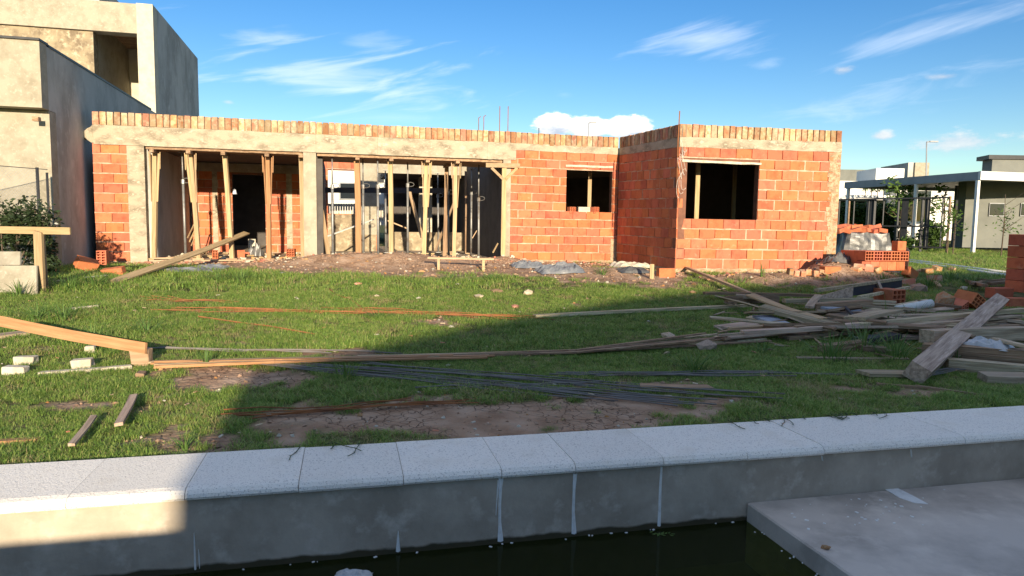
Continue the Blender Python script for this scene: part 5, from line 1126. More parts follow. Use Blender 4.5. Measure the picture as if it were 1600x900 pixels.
# wrapped pallet with hollow bricks
def pallet():
    g0 = gp(1372, 424); r = empty('brick_pallet', g0, 'low stack of hollow bricks wrapped in clear film with one brick on top', 'brick stack')
    d = g0.y + .1; a = PD(1341, 420, d); ex = Vector((math.cos(.18), math.sin(.18), 0)); n = 5
    zz = h(g0.x, g0.y)
    for c in range(3):
        for k in range(n if c else 5):
            if c == 2 and k != 4: continue
            p = a + ex * (.1 + k * .185); p.z = zz + .10 + c * .19 + (0 if c < 2 else .0)
            me = HM if c == 1 else BM[k % 5]
            o = inst('brick', me, (p.x, p.y, p.z), .18, (1, 1, 1) if c == 1 else (.55, 1.4, 1), r)
    mb = MB(); q = a + ex * .5; mb.box((q.x - .05, q.y + .42, zz + .19), .86, .5, .36, .18); mb.build('rear_bricks', M['brick'], r)
    q = a + ex * .99; mb = MB(); mb.add([Vector((q.x + dx, q.y + dy, zz + z_)) for dx, dy, z_ in ((0, -.12, 0), (.05, -.02, .02), (.03, .4, 0), (.02, -.13, .38), (.04, .0, .45), (.0, .4, .44))], [(0, 1, 4, 3), (1, 2, 5, 4)]); mb.build('film', M['plastic'], r)
pallet()
def tarp_stack():
    g0 = gp(1345, 410); d = g0.y + 1.4; r = empty('covered_brick_stack', (PD(1345, 400, d).x, d, .4), 'brick stack under dusty black plastic right of the projecting room', 'brick stack')
    c = PD(1345, 372, d); zz = h(c.x, c.y)
    rx, ry = .66, .55; top = PD(1345, 364, d).z; n = 34; m = 44; V = []; 
    for j in range(n):
        for i in range(m):
            a = 2 * math.pi * i / m; t = j / (n - 1); 
            ca, sa_ = math.cos(a), math.sin(a); k = 1 / max(abs(ca) ** 1, abs(sa_) ** 1) if False else (abs(ca) ** 5 + abs(sa_) ** 5) ** (-1 / 5)
            if t < .3: rr = t / .3; z = top
            else: rr = 1 + .22 * (t - .3) / .7; z = top - (top - zz) * (t - .3) / .7
            fold = .10 * mnoise.noise((ca * 2.2, sa_ * 2.2, t * 2.0)) + .05 * mnoise.noise((a * 3.5, t * 3, 1)) + .02 * mnoise.noise((a * 11, t * 9, 1))
            rr2 = rr * (1 + fold * (1 if t > .25 else .3)); zf = z + .06 * mnoise.noise((ca * 3 * rr, sa_ * 3 * rr, 4)) * (1 if t < .9 else .3)
            V.append(Vector((c.x + rx * k * ca * rr2, c.y + ry * k * sa_ * rr2, zf)))
    Fc = [(j * m + i, j * m + (i + 1) % m, (j + 1) * m + (i + 1) % m, (j + 1) * m + i) for j in range(n - 1) for i in range(m)]
    mb = MB(); mb.add(V, Fc); mb.build('plastic_cover', M['tarp'], r)
    rd = random.Random(9)
    for k in range(13):
        px = 1313 + (k % 7) * 11 + rd.uniform(-3, 3); q = PD(px, 360, d - .35 + .45 * (k // 7)); o = inst('loose_brick', BM[k % 5], (q.x, q.y, top + .07 + .09 * (k // 7)), 0, (1.0, 1.5, .65)); o.rotation_euler = (rd.uniform(-.3, .3), rd.uniform(-.35, .35), rd.uniform(-.8, .8)); tag(o, 'orange brick on the black plastic cover, %s from left, %s row' % (['first', 'second', 'third', 'fourth', 'fifth', 'sixth', 'seventh'][k % 7], ['front', 'rear'][k // 7]), 'brick', 'bricks on the black plastic cover')
tarp_stack()
p = gp(1322, 410); crumple('plastic_sheet', M['tarp'], p.x, p.y + .3, 0, .5, .35, .22, 'black plastic trailing on the ground beside the wrapped pallet', 'plastic sheet', .3, seed=31, fold=4)
p = gp(1300, 408); crumple('plastic_scrap', M['stone'], p.x, p.y + .3, 0, .25, .2, .16, 'dusty pale sack slumped against the corner of the projecting room', 'sack', .3, seed=33, n=12)
# tall wrapped stack at the right edge
def tall_stack():
    d = 10.2; a = PD(1678, 462, d); zz = a.z - .05; r = empty('wrapped_brick_stack', (a.x, a.y, zz), 'tall stack of dark red bricks wrapped in film at the right edge', 'brick stack')
    ex = Vector((math.cos(.2), math.sin(.2), 0)); ey = Vector((-ex.y, ex.x, 0))
    for c in range(5):
        for k in range(4):
            p = a + ex * (.17 + k * .335 + (.0 if c % 2 else .01)) + ey * .07; inst('brick', BM[(c + k) % 5], (p.x, p.y, zz + .10 + c * .187), .2, (1, 1, 1), r)
        for k in range(3):
            p = a + ex * .06 + ey * (.32 + k * .335); inst('brick', BM[(c + 2 * k) % 5], (p.x, p.y, zz + .10 + c * .187), .2 - math.pi / 2, (1, 1, 1), r)
    mb = MB(); q = a + ex * .75 + ey * .62; mb.box((q.x, q.y, zz + .46), 1.2, .95, .92, .2); mb.build('inner_bricks', M['brick'], r)
    mb = MB()
    for k in range(9):
        z = zz + .05 + k * .1 + rd.uniform(-.02, .02); z2 = z + rd.uniform(-.06, .06); p = a - ex * .008 - ey * .004; q = a + ex * 1.36 - ey * .006; mb.hexa([p + Vector((0, 0, z - a.z)), q + Vector((0, 0, z2 - a.z)), q + ey * .004 + Vector((0, 0, z2 - a.z)), p + ey * .004 + Vector((0, 0, z - a.z)), p + Vector((0, 0, z - a.z + .012)), q + Vector((0, 0, z2 - a.z + .006)), q + ey * .004 + Vector((0, 0, z2 - a.z + .006)), p + ey * .004 + Vector((0, 0, z - a.z + .012))])
    mb.build('film_band', M['plastic'], r)
tall_stack()
# white pipes on the far grass
for i, (y0, y1) in enumerate(((405, 427), (408, 431))):
    pts = [gp(1408 + (1576 - 1408) * t, y0 + (y1 - y0) * t, .03) for t in (0, .25, .5, .75, 1)]; mb = MB(); mb.tube(pts, .04, 8); mb.build('pvc_pipe', M['pvc'], label='long white pipe on the far right grass, the %s of two' % ('farther', 'nearer')[i], cat='pipe', smooth=True)

# ------------------------------------------------------------------ far right: carport, houses, fence, trees
def gz(x, y): return hbase(x, y)
def far_right():
    d0 = 28.0; C = PD(1527, 300, d0); C2_ = Vector((C.x, C.y)); e = Vector((-math.sin(R(13.5)), math.cos(R(13.5)))); f = Vector((math.cos(R(13.5)), math.sin(R(13.5))))
    zg = .55; top = PD(1527, 268, d0).z; r = empty('carport', (C.x, C.y, zg), 'steel carport with flat roof on slim posts beyond the far grass', 'carport')
    P = lambda s, k, z: Vector((C2_.x + e.x * s + f.x * k, C2_.y + e.y * s + f.y * k, z))
    def bx(s0, s1, k0, k1, z0, z1, nm, m, par=r): mb = MB(); mb.hexa([P(s, k, z) for z in (z0, z1) for s, k in ((s0, k0), (s0, k1), (s1, k1), (s1, k0))]); return mb.build(nm, m, par)
    bx(0, 7.6, 0, .12, top - .34, top, 'side_fascia', M['grey_steel']); bx(-.12, -.002, -.02, 7, top - .33, top + .01, 'front_fascia', M['white_steel']); bx(.0, 7.6, .122, 7, top - .16, top - .06, 'roof_deck', M['grey_steel']); bx(7.602, 7.7, 0, 7, top - .3, top, 'back_fascia', M['grey_steel'])
    for s, k in ((.0, .0), (3.1, .0), (7.4, .0), (3.1, 2.2), (7.4, 3.0)): bx(s, s + .12, k, k + .12, zg - .2, top - .342, 'post', M['white_steel'] if k == 0 else M['black_steel'])
    # grey house behind/right
    r2 = empty('grey_house', P(4, 3, zg), 'grey rendered house with small square windows at the right edge', 'house')
    bx(8.0, 8.3, 2.3, 16, zg - .2, top - .1, 'front_wall', M['plaster_grey'] if False else M['stone'], r2) if False else None
    W = PD(1503, 350, 31.5); W2 = Vector((W.x, W.y)); 
    def wy(px, py, dd=31.5): q = PD(px, py, dd); return q
    def hb(x0, y0, x1, y1, dd, th, nm, m, par): 
        a = PD(x0, y1, dd); b = PD(x1, y1, dd); c = PD(x1, y0, dd); d_ = PD(x0, y0, dd); zt = (c.z + d_.z) / 2; zb_ = (a.z + b.z) / 2; mb = MB()
        mb.hexa([Vector((x, y, z)) for z in (zb_, zt) for x, y in ((a.x, dd), (b.x, dd), (b.x + .2, dd + th), (a.x + .2, dd + th))]); return mb.build(nm, m, par)
    hb(1503, 284, 1700, 388, 31.5, .9, 'wall', M['house_grey'], r2); hb(1548, 250, 1700, 285, 33.5, 1, 'upper_block', M['house_grey'], r2); hb(1545, 243, 1702, 249.5, 33.4, 1.2, 'roof_edge', M['black_steel'], r2)
    for x0, x1 in ((1545, 1563), (1594, 1612)):
        w = hb(x0, 317, x1, 338, 31.44, .03, 'window', M['grey_steel'], r2); hb(x0 + 1.5, 318.5, x1 - 1.5, 336.5, 31.42, .015, 'pane', M['glass'], w)
    # long white house behind
    r3 = empty('white_house', PD(1400, 370, 44), 'long low white house behind the carport and the black fence', 'house')
    hb(1295, 283, 1395, 312, 44, 6, 'wall', M['white'], r3); hb(1395, 285, 1504, 375, 43, 6, 'wall', M['white'], r3); hb(1295, 305, 1420, 309, 42.5, .4, 'ledge', M['white_steel'], r3)
    hb(1300, 311, 1392, 362, 47, .5, 'recess', M['interior'], r3); hb(1418, 298, 1448, 345, 42.9, .05, 'window', M['glass'], r3)
    hb(1368, 263, 1412, 284, 46, 3, 'roof_block', M['white'], r3); hb(1345, 358, 1385, 366, 40, .5, 'low_wall', M['white'], r3)
    r4 = empty('grey_block_house', PD(1330, 300, 60), 'distant grey flat roofed block above the white house', 'building'); hb(1309, 265, 1359, 300, 60, 6, 'wall', M['house_grey'], r4)
    r5 = empty('sand_tower_block', PD(1433, 300, 62), 'distant sand coloured roof tower with a dark side above the carport', 'building'); hb(1428, 254, 1450, 290, 62, 5, 'front', M['plaster_cream'], r5); hb(1417, 254, 1428, 290, 62.2, 5, 'dark_side', M['plaster_grey'], r5)
M['house_grey'] = mat('pale_grey_wall', (.17, .175, .155), (.14, .145, .13), 1.5, .4, .65, bump=.1)
far_right()
def lamp(px, yt, yb, d, arm, label):
    b = PD(px, yb, d); t = PD(px + 2, yt, d); r = empty('street_lamp', b, label, 'street lamp', None)
    MB().tube([b, t], [.045, .03], 8).build('pole', M['grey_steel'], r, smooth=True); MB().tube([t, t + Vector((arm, 0, .05))], .035, 6).build('arm', M['grey_steel'], r)
    mb = MB(); mb.box(t + Vector((arm, 0, .03)), .42, .14, .06, 0); mb.build('lamp_head', M['grey_steel'], r)
lamp(1446, 222, 375, 36, .35, 'tall street lamp rising behind the carport'); lamp(918, 192, 400, 48, .3, 'street lamp showing above the wing roof in front of the heaped cloud')
mb = MB(); mb.tube([PD(842, 200, 50), PD(842, 300, 50)], .03, 5); mb.build('antenna_mast', M['black_steel'], label='thin mast just above the roof left of the street lamp', cat='mast')
def metal_fence():
    r = empty('metal_fence', PD(1400, 380, 27.5), 'black steel fence with dark posts and rails in front of the white house', 'fence')
    d0, d1 = 30.5, 26.8; X0, X1 = 1296, 1482
    def q(px, py): t = (px - X0) / (X1 - X0); d = d0 + (d1 - d0) * t; yh = 350 + .015 * (px - 800); return d
    top = lambda px: CZ + .0; 
    def P(px, z): t = (px - X0) / (X1 - X0); d = d0 + (d1 - d0) * t; v = PD(px, 350, d); return Vector((v.x, v.y, z))
    zt = 2.35 * 1 - .75; zt = PD(1380, 311, 29).z; zg = .5
    for i, px in enumerate((1325, 1365, 1402, 1440, 1482)): MB().bar(P(px, zg - .2), P(px, zt + .05), .09 if i % 2 else .06, .07, (0, 1, 0)).build('post', M['wood_brown'] if i in (0, 4) else M['black_steel'], r)
    for i, z in enumerate((zg + .1, (zg + zt) / 2 - .1, zt)): MB().bar(P(X0, z), P(X1, z), .05, .06).build('rail', M['black_steel'], r)
    for k in range(8):
        px = 1310 + k * 23; a = P(px, zg + .1); b = P(px, zt); MB().bar(a, b, .04, .03, (0, 1, 0)).build('bar', M['black_steel'], r)
    for x0, x1 in ((1353, 1364), (1408, 1418), (1445, 1452)):
        mb = MB(); a = P(x0, zg); b = P(x1, zg); n_ = Vector((0, .04, 0)); up = Vector((0, 0, zt - zg)); mb.hexa([a, b, b + n_, a + n_, a + up, b + up, b + n_ + up, a + n_ + up]); mb.build('dark_panel', M['black_steel'], r)
metal_fence()
def tree(px, py, d, ht, cr_, label, seed, trunk=.05, n=1500, ls=.09, mt='tree', cz=None):
    b = PD(px, py, d); b.z = gz(b.x, b.y); r = empty('tree', b, label, 'tree'); rd = random.Random(seed); mb = MB()
    mb.tube([b - Vector((0, 0, .1)), b + Vector((.03, 0, ht * .45)), b + Vector((0, .02, ht * .85))], [trunk, trunk * .75, trunk * .3], 7)
    for k in range(7):
        a = rd.uniform(0, 6.28); z = ht * rd.uniform(.35, .7); mb.tube([b + Vector((0, 0, z)), b + Vector((math.cos(a) * cr_[0] * .8, math.sin(a) * cr_[0] * .8, z + ht * .2))], [trunk * .4, trunk * .12], 5)
    mb.build('trunk', M['bark'], r); foliage('crown', b + Vector((0, 0, cz or ht * .72)), cr_, n, ls, M[mt], r, rlumps(seed, 11, .7, .4), seed)
tree(1405, 372, 32, 2.9, (1.0, .9, 1.15), 'small leafy tree in front of the white house by the carport', 4, n=800, cz=2.2)
tree(1472, 372, 31, 3.0, (.75, .7, .9), 'sparse young tree between the carport posts', 8, n=330, cz=2.1)
tree(1490, 375, 26.5, 2.2, (.5, .5, .7), 'thin sapling at the end of the black fence', 12, .025, 200, .06, cz=1.3)
tree(1565, 385, 24.5, 2.6, (.8, .6, .85), 'bare young sapling before the grey house', 15, .025, 170, .05, cz=1.3)
def shrub(px, py, d, rad, label, seed, n=1800, ls=.07, mt='hedgeleaf'):
    b = PD(px, py, d); b.z = gz(b.x, b.y); r = empty('shrub', b, label, 'shrub'); foliage('leaves', b + Vector((0, 0, rad[2] * .8)), rad, n, ls, M[mt], r, rlumps(seed, 9, .6, .5), seed)
    mb = MB(); mb.tube([b - Vector((0, 0, .1)), b + Vector((0, 0, rad[2]))], .03, 5); mb.build('stem', M['bark'], r)
shrub(1452, 372, 28.5, (.75, .6, .75), 'round dark shrub at the foot of the carport posts', 3, 2600); shrub(1418, 374, 28, (.35, .3, .35), 'low green shrub left of the round dark one', 5, 800); 
def hedge():
    r = empty('hedge', PD(1335, 370, 38), 'tall clipped green hedge behind the black fence', 'hedge')
    a = PD(1303, 350, 38); b = PD(1395, 350, 38); L_ = (b - a).length; lumps = [(-1 + 2 * k / 11, random.uniform(-.3, .3), z, .34) for k in range(12) for z in (-.5, .1, .5)]
    foliage('leaves', ((a.x + b.x) / 2, (a.y + b.y) / 2, 1.65), (L_ / 2 + .4, .8, 1.3), 8000, .10, M['hedgeleaf'], r, lumps, 7)
    mb = MB(); mb.box(((a.x + b.x) / 2, (a.y + b.y) / 2 + .2, 1.3), L_, .5, 1.8); mb.build('core', M['hedge'], r)
hedge()
for k in range(6):
    foliage_px = 1355 + k * 9
    b = PD(1352 + k * 9.5, 305, 41); r = empty('potted_plant', b - Vector((0, 0, .2)), 'small round plant in the row on the ledge of the white house', 'plant', 'plants on the white house ledge')
    foliage('leaves', b + Vector((0, 0, .38)), (.2, .2, .22), 90, .06, M['tree'], r, None, k); MB().tube([b - Vector((0, 0, .15)), b + Vector((0, 0, .4))], .02, 5).build('stem', M['bark'], r)
# house and fence seen through the open bay
def rear_house():
    d = 27; r = empty('rear_white_house', PD(560, 340, d), 'white house with a window seen through the open bay', 'house')
    def hb(x0, y0, x1, y1, dd, th, nm, m, par): 
        a = PD(x0, y1, dd); b = PD(x1, y0, dd); mb = MB(); mb.hexa([Vector((x, y, z)) for z in (a.z, b.z) for x, y in ((a.x, dd), (b.x, dd), (b.x, dd + th), (a.x, dd + th))]); return mb.build(nm, m, par)
    hb(470, 256, 617, 350, d, 5, 'wall', M['white'], r); hb(585, 270, 600, 285, d - .05, .04, 'shade_box', M['black_steel'], r)
    for x0 in (530, 600): w = hb(x0, 285, x0 + 28, 312, d - .06, .05, 'window', M['grey_steel'], r); hb(x0 + 2, 287, x0 + 26, 310, d - .08, .02, 'pane', M['glass'], w)
    f = empty('slat_fence', PD(540, 335, 25), 'grey vertical slat fence in front of the white house seen through the bay', 'fence')
    for k in range(30): x = 500 + k * 4; hb(x, 318, x + 2.6, 345, 25, .03, 'slat', M['stone'], f)
    hb(500, 320, 618, 322, 25.04, .03, 'rail', M['stone'], f)
rear_house()

# ------------------------------------------------------------------ buildings behind the camera that cast the long shade
def rear_buildings():
    SX = Vector((math.cos(R(13)), math.sin(R(13)), 0)); SY = Vector((-math.sin(R(13)), math.cos(R(13)), 0)); T = math.tan(R(SUN_E)); D0 = 8.5
    def st(p): p = Vector((p[0], p[1], 0)); return p.dot(SX), p.dot(SY)
    prof = []
    for px, py in ((440, 577), (800, 502), (1000, 468), (1200, 446), (1310, 431)):
        g = G(px, py); s, t = st(g); prof.append((s, g.z + (t + D0) * T))
    s0 = st(G(330, 712))[0]; s0 = st(G(440, 577))[0]; sb = st(L2W(hit(277, 800, Vector((L2W(0, .03, 0).x, L2W(0, .03, 0).y)), Vector((E1.x, E1.y)))[0], .03, 0))[0]
    pts = [(s0, prof[0][1])] + prof[1:]
    pts.append((pts[-1][0] + 5, pts[-1][1] + .25)); pts.append((pts[-1][0] + 6, pts[-1][1]))
    root = empty('house_behind_pool', SX * s0 - SY * D0, 'white house with a raked roof on the camera side of the pool', 'house')
    P = lambda s, t, z: SX * s + SY * t + Vector((0, 0, z)); mb = MB(); n = len(pts); V = []
    for dd in (-D0, -D0 - 6):
        for i_, (s, z) in enumerate(pts): V.append(P(sb if i_ == 0 else s, dd, -.05)); V.append(P(s, dd, z - .12))
    Fc = []
    for i in range(n - 1):
        a = 2 * i; b = a + 2 * n; Fc += [(a, a + 1, a + 3, a + 2), (b, b + 2, b + 3, b + 1)]
    Fc += [(0, 2 * n, 2 * n + 1, 1), (2 * n - 2, 2 * n - 1, 4 * n - 1, 4 * n - 2)]
    mb.add(V, Fc); mb.build('walls', M['white'], root)
    for i in range(n - 1):
        (a, za), (b, zb_) = pts[i], pts[i + 1]; mb = MB(); mb.hexa([P(s, t, z) for dz in (-.118, 0) for s, t, z in ((a + (0 if i == 0 else .002), -D0 + .0, za + dz), (b, -D0, zb_ + dz), (b, -D0 - 6, zb_ + dz), (a + (0 if i == 0 else .002), -D0 - 6, za + dz))]); mb.build('roof_panel', M['grey_steel'], root)
    for k in range(3):
        s = s0 + 1.5 + 4 * k; mb = MB(); mb.hexa([P(s + x, -D0 + y, z) for z in (.0, 2.2) for x, y in ((0, .0), (2.2, .0), (2.2, .05), (0, .05))]); w = mb.build('glass_door', M['glass'], root)
    # unseen low wall, added to shade the lower part of the pool wall
    g = PZ(268, 829, -.156); wp = hit(268, 829, Vector((L2W(0, .03, 0).x, L2W(0, .03, 0).y)), Vector((E1.x, E1.y))); q = L2W(wp[0], .03, wp[1]); s1, t1 = st(q)
    TW = -1.6; zt = wp[1] + (t1 - TW) * T
    mb = MB(); mb.hexa([P(s, t, z) for z in (.03, zt) for s, t in ((s1 - 7, TW - .2), (s1 + .9, TW - .2), (s1 + .9, TW), (s1 - 7, TW))]); o = mb.build('added_shade_wall', M['white'], label='unseen low white wall added behind the camera to shade the pool wall', cat='wall')
rear_buildings()

# ------------------------------------------------------------------ weeds
def clods():
    mb = MB(); rd = random.Random(21); c = 0
    for _ in range(60000):
        if c >= 2600: break
        b = .58 + 11.6 * rd.random() ** 1.3; p = L2W(rd.uniform(-9, 9), b, 0)
        if abs(p.x) > p.y * .8 + .5 or inhouse(p.x, p.y) or soil(p.x, p.y) < .55: continue
        s_ = rd.choice((.006, .008, .012, .02)) * (1 + b * .12) * rd.uniform(.7, 1.3); z = h(p.x, p.y); mb.m = 0 if rd.random() < .8 else (1 if rd.random() < .6 else 2)
        mm = Matrix.Rotation(rd.uniform(0, 6), 3, 'Z') @ Matrix.Rotation(rd.uniform(-.6, .6), 3, 'X'); q = Vector((p.x, p.y, z + s_ * .15)); j = [mm @ Vector((x * s_ * rd.uniform(.5, 1.1), y * s_ * rd.uniform(.5, 1), zz * s_ * .7 * rd.uniform(.5, 1))) for x, y, zz in ((1, 0, 0), (-1, 0, 0), (0, 1, 0), (0, -1, 0), (0, 0, 1), (0, 0, -1))]
        mb.add([q + k for k in j], [(0, 2, 4), (2, 1, 4), (1, 3, 4), (3, 0, 4), (2, 0, 5), (1, 2, 5), (3, 1, 5), (0, 3, 5)]); c += 1
    mb.build('soil_clods', [M['clod'], M['stone'], M['rubble']], label='clods and pebbles lying on the bare soil patches', cat='soil clods', kind='stuff')
def rubble_strip():
    mb = MB(); rd = random.Random(31)
    for k in range(330):
        u = rd.uniform(.6, WL + .1) if k % 4 else rd.uniform(.6, 5); dd = -abs(rd.gauss(.25, .45)) - .05; q = A + we * u + wb * dd; s_ = rd.uniform(.012, .055) * (1 if rd.random() < .8 else 1.6); mb.m = rd.choice((0, 0, 1, 1, 2, 3))
        mm = Matrix.Rotation(rd.uniform(0, 6), 3, 'Z') @ Matrix.Rotation(rd.uniform(-.6, .6), 3, 'X'); mb.box((q.x, q.y, h(q.x, q.y) + s_ * .25), s_ * rd.uniform(1, 2), s_, s_ * rd.uniform(.4, .8), M=mm)
    for k in range(200):
        q = C1 + be * rd.uniform(-1.2, 4.2) - bb * (abs(rd.gauss(.2, .5)) + .06); s_ = rd.uniform(.012, .05); mb.m = rd.choice((0, 1, 1, 3)); mm = Matrix.Rotation(rd.uniform(0, 6), 3, 'Z') @ Matrix.Rotation(rd.uniform(-.6, .6), 3, 'X')
        if inhouse(q.x, q.y): continue
        mb.box((q.x, q.y, h(q.x, q.y) + s_ * .25), s_ * rd.uniform(1, 2), s_, s_ * rd.uniform(.4, .8), M=mm)
    mb.build('house_rubble', [M['clod'], M['rubble'], M['wood_new'], M['stone']], label='crumbled mortar, brick bits and chips along the foot of the unfinished house', cat='rubble', kind='stuff')
M['clod'] = mat('dry_soil_clod', (.38, .25, .165), (.27, .165, .105), 30, .4, .6, bump=.4)
clods(); rubble_strip()
def weed(px, py, ht, n, spread, label, seed, wdt=.0055, m='weed', group=None, ppos=None, name='weed_clump'):
    rd = random.Random(seed); c = ppos or gp(px, py); mb = MB()
    for k in range(int(n * 1.8)):
        a = rd.uniform(0, 6.28); r_ = rd.uniform(0, spread * .5); b = c + Vector((math.cos(a) * r_, math.sin(a) * r_, -.01)); l = ht * rd.uniform(.55, 1.1); bend = rd.uniform(.2, .9) * spread; d = Vector((math.cos(a), math.sin(a), 0)); s = Vector((-d.y, d.x, 0)) * wdt * rd.uniform(.6, 1.2); V = []
        for q in range(5):
            t = q / 4; p = b + d * bend * t * t + Vector((0, 0, l * (t - .35 * t * t * (bend / spread)))); ww = s * (1 - t ** 2 * .95); V += [p - ww, p + ww]
        mb.add(V, [(2 * q, 2 * q + 1, 2 * q + 3, 2 * q + 2) for q in range(4)])
    mb.build(name, M[m], label=label, cat='weeds', group=group)
for a in ((380, 440, .30, 42, .4, 'tall tuft of grass before the grey plastic in the left bay', 1), (340, 440, .28, 34, .35, 'tall tuft of grass left of the tallest tuft', 2), (150, 448, .3, 40, .4, 'long seedy grass below the pier', 3), (110, 452, .3, 34, .4, 'long seedy grass beside the timber stand', 4), (30, 462, .28, 34, .35, 'grass tuft in front of the large leaning panel', 5), (590, 497, .13, 26, .3, 'broad leaved weed in the rusty rods', 6), (322, 573, .2, 12, .12, 'single bright weed growing through the laths', 7), (1083, 580, .22, 34, .3, 'light green weed clump in the shaded lawn', 8), (1190, 553, .18, 14, .25, 'thin branching weed in the shaded lawn', 9), (1395, 512, .42, 12, .35, 'tall arching weed in the middle of the woodpile', 10), (1430, 508, .38, 9, .25, 'tall curved weed right of the arching one', 11), (1350, 548, .4, 34, .4, 'tall grass clump at the front of the woodpile', 12), (1300, 560, .34, 32, .4, 'grass clump left of the short brown log', 13), (1400, 560, .3, 40, .4, 'grass clump left of the foot of the big beam', 14), (1190, 432, .42, 10, .12, 'dry brown stalks on the right soil heap', 15), (1485, 440, .4, 60, .55, 'sunny leafy weeds behind the woodpile', 16), (1520, 446, .3, 44, .4, 'weeds left of the wrapped brick stack', 17), (1450, 448, .3, 40, .4, 'weeds right of the grey stone', 18), (770, 440, .2, 44, .4, 'grass tuft at the right stake of the batter board', 19), (700, 438, .16, 34, .35, 'grass tuft at the left stake of the batter board', 20), (540, 590, .2, 18, .2, 'dark weed among the steel rods', 21), (230, 520, .2, 22, .35, 'seedy grass behind the orange board', 22), (60, 500, .25, 30, .4, 'long grass above the orange board', 23), (1495, 565, .16, 8, .08, 'small bright weed under the big beam', 24), (1380, 440, .25, 30, .4, 'shaded grass between the pallet and the formwork box', 25), (940, 428, .2, 26, .3, 'grass tuft at the foot of the inner corner', 26), (1160, 440, .18, 24, .3, 'grass at the left of the right soil heap', 27), (145, 540, .25, 20, .35, 'long arching grass beneath the orange board', 28), (100, 500, .25, 26, .35, 'long grass left of the pale slab piece', 29), (290, 700, .1, 16, .12, 'small bright weed above the coping', 30)):
    weed(*a)
def runners():
    """creeping grass stems hanging over the coping"""
    mb = MB(); rd = random.Random(3)
    for k in range(34):
        px = rd.choice((rd.gauss(1290, 60), rd.gauss(1340, 50), rd.gauss(1330, 40), rd.gauss(1200, 50), rd.gauss(500, 50))); a0 = W2L(PZ(px, 730 - .0587 * px, .03))[0]
        p = L2W(a0, .56, .03); ang = rd.uniform(-2.6, -.5) + TH; ln = rd.uniform(.04, .26) if rd.random() < .5 else rd.uniform(.02, .08)
        pts = [p + Vector((0, 0, .01))]; 
        for s in range(4): ang += rd.uniform(-.4, .4); pts.append(pts[-1] + Vector((math.cos(ang), math.sin(ang), 0)) * ln / 4)
        for q in pts: q.z = .036 + rd.uniform(0, .006)
        for s in range(4): mb.bar(pts[s], pts[s + 1], .0035, .003)
        for q in pts[1:]:
            for _ in range(3): a = rd.uniform(0, 6.28); d = Vector((math.cos(a), math.sin(a), .25)) * rd.uniform(.01, .028); s = Vector((-d.y, d.x, 0)) * .12; mb.add([q - s, q + s, q + d], [(0, 1, 2)])
    mb.build('creeping_grass', M['grass_dark'], label='creeping grass runners hanging over the white coping', cat='grass', kind='stuff')
M['grass_dark'] = leafmat('creeping_grass_blade', ((.03, .06, .015), (.06, .10, .025), (.10, .12, .04)))
runners()

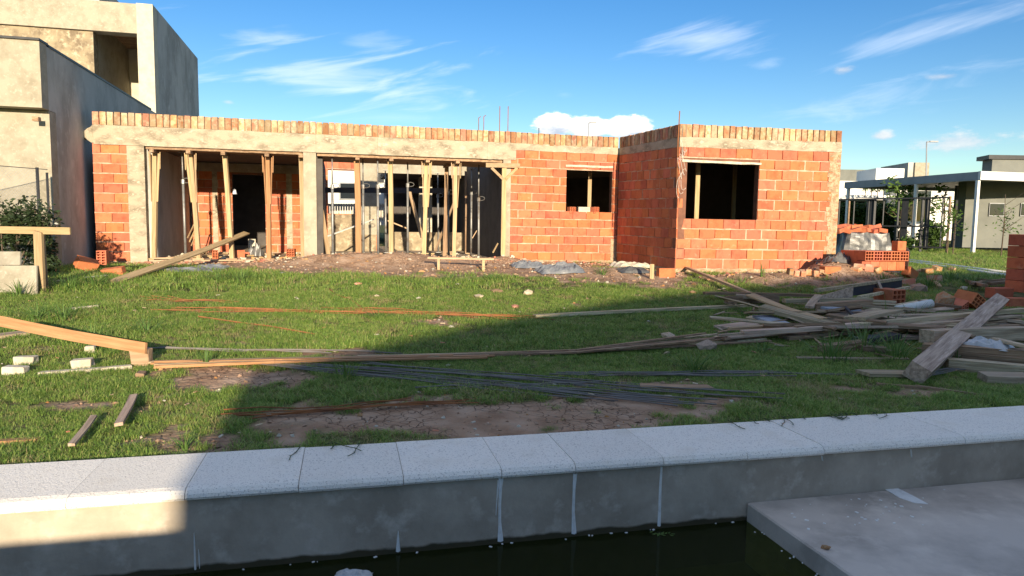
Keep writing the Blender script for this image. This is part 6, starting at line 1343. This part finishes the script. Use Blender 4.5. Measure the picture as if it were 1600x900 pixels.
# ------------------------------------------------------------------ lawn of instanced tufts
def lawn():
    tc = bpy.data.collections.new('tuft_sources'); nv = 9
    for v in range(nv):
        rd = random.Random(100 + v); mb = MB(); nb = 22 if v < 7 else 14
        for k in range(nb):
            a = rd.uniform(0, 6.28); r_ = .055 * math.sqrt(rd.random()); b = Vector((math.cos(rd.uniform(0, 6.28)) * r_, math.sin(rd.uniform(0, 6.28)) * r_, -.008)); l = .054 * rd.uniform(.5, 1.3); d = Vector((math.cos(a), math.sin(a), 0)); s = Vector((-d.y, d.x, 0)) * .0016 * rd.uniform(.7, 1.4); bend = l * rd.uniform(.15, 1.1)
            if v in (5, 6) or v == 8: l *= .6; bend *= 1.8
            V = []
            for q in range(3): t = q / 2.6; p = b + d * bend * t * t + Vector((0, 0, l * t * (1 - .3 * t))); ww = s * (1 - t * .35); V += [p - ww, p + ww]
            V.append(b + d * bend + Vector((0, 0, l * .72))); mb.add(V, [(0, 1, 3, 2), (2, 3, 5, 4), (4, 5, 6)])
        o = bpy.data.objects.new('tuft_%d' % v, mb.mesh('tuft', M['grass'] if v < 7 else M['straw'])); tc.objects.link(o)
    pts = []; scl = []; rot = []; var = []
    def scatter(n, b0, b1, fn, a_lo, a_hi, smul):
        for _ in range(n):
            b = b0 + (b1 - b0) * random.random(); p = L2W(random.uniform(a_lo, a_hi), b, 0)
            if p.y < 1 or abs(p.x) > p.y * .80 + 1.0: continue
            if inhouse(p.x, p.y): continue
            q = (Vector((p.x, p.y)) - NC); 
            if q.dot(nl) > -.05 and q.dot(ne) > -.3: continue
            s_ = soil(p.x, p.y)
            if random.random() < s_ * 1.35 - .02 * (1 - s_): continue
            cl = mnoise.noise((p.x * 1.1, p.y * 1.1, 5.)) ; pts.append((p.x, p.y, h(p.x, p.y))); hb_ = 1 + .5 * cl + (.35 if b > 7 and p.x < 0 else 0)
            scl.append(smul * hb_ * random.uniform(.7, 1.3) * (1 - .45 * s_)); rot.append(random.uniform(0, 6.28)); dry = mnoise.noise((p.x * 1.9, p.y * 1.9, 11.)) + .5 * mnoise.noise((p.x * 6, p.y * 6, 4.)); var.append(7 + random.randrange(2) if random.random() < .09 + .9 * max(0, dry - .08) + .15 * s_ else (random.randrange(5) if random.random() > .15 + .5 * s_ else 5 + random.randrange(2)))
    scatter(34000, .56, 3.0, None, -5.5, 6, .8); scatter(34000, 3.0, 7.0, None, -8.5, 9, 1.0); scatter(17000, 7.0, 13, None, -11, 14, 1.35); scatter(14000, 6.5, 30, None, 5.5, 26, 2.0)
    me = bpy.data.meshes.new('lawn_points'); me.from_pydata(pts, [], [])
    for nm, ty, d in (('scl', 'FLOAT', scl), ('rot', 'FLOAT', rot), ('var', 'INT', var)): me.attributes.new(nm, ty, 'POINT').data.foreach_set('value', d)
    o = bpy.data.objects.new('lawn_grass', me); COL.objects.link(o); tag(o, 'green lawn grass covering the building plot', 'grass', kind='stuff')
    ng = bpy.data.node_groups.new('grass_scatter', 'GeometryNodeTree'); ng.interface.new_socket('Geometry', in_out='INPUT', socket_type='NodeSocketGeometry'); ng.interface.new_socket('Geometry', in_out='OUTPUT', socket_type='NodeSocketGeometry')
    N = ng.nodes; L = ng.links; gi = N.new('NodeGroupInput'); go = N.new('NodeGroupOutput'); ip = N.new('GeometryNodeInstanceOnPoints'); ci = N.new('GeometryNodeCollectionInfo'); ci.inputs['Collection'].default_value = tc; ci.inputs['Separate Children'].default_value = True; ci.inputs['Reset Children'].default_value = True
    def at(nm, ty): n = N.new('GeometryNodeInputNamedAttribute'); n.data_type = ty; n.inputs['Name'].default_value = nm; return n.outputs['Attribute']
    cx = N.new('ShaderNodeCombineXYZ'); L.new(at('rot', 'FLOAT'), cx.inputs[2]); L.new(gi.outputs[0], ip.inputs['Points']); L.new(ci.outputs[0], ip.inputs['Instance']); ip.inputs['Pick Instance'].default_value = True
    L.new(at('var', 'INT'), ip.inputs['Instance Index']); L.new(cx.outputs[0], ip.inputs['Rotation']); L.new(at('scl', 'FLOAT'), ip.inputs['Scale']); L.new(ip.outputs[0], go.inputs[0])
    md = o.modifiers.new('scatter', 'NODES'); md.node_group = ng
    print('lawn tufts', len(pts))
lawn()
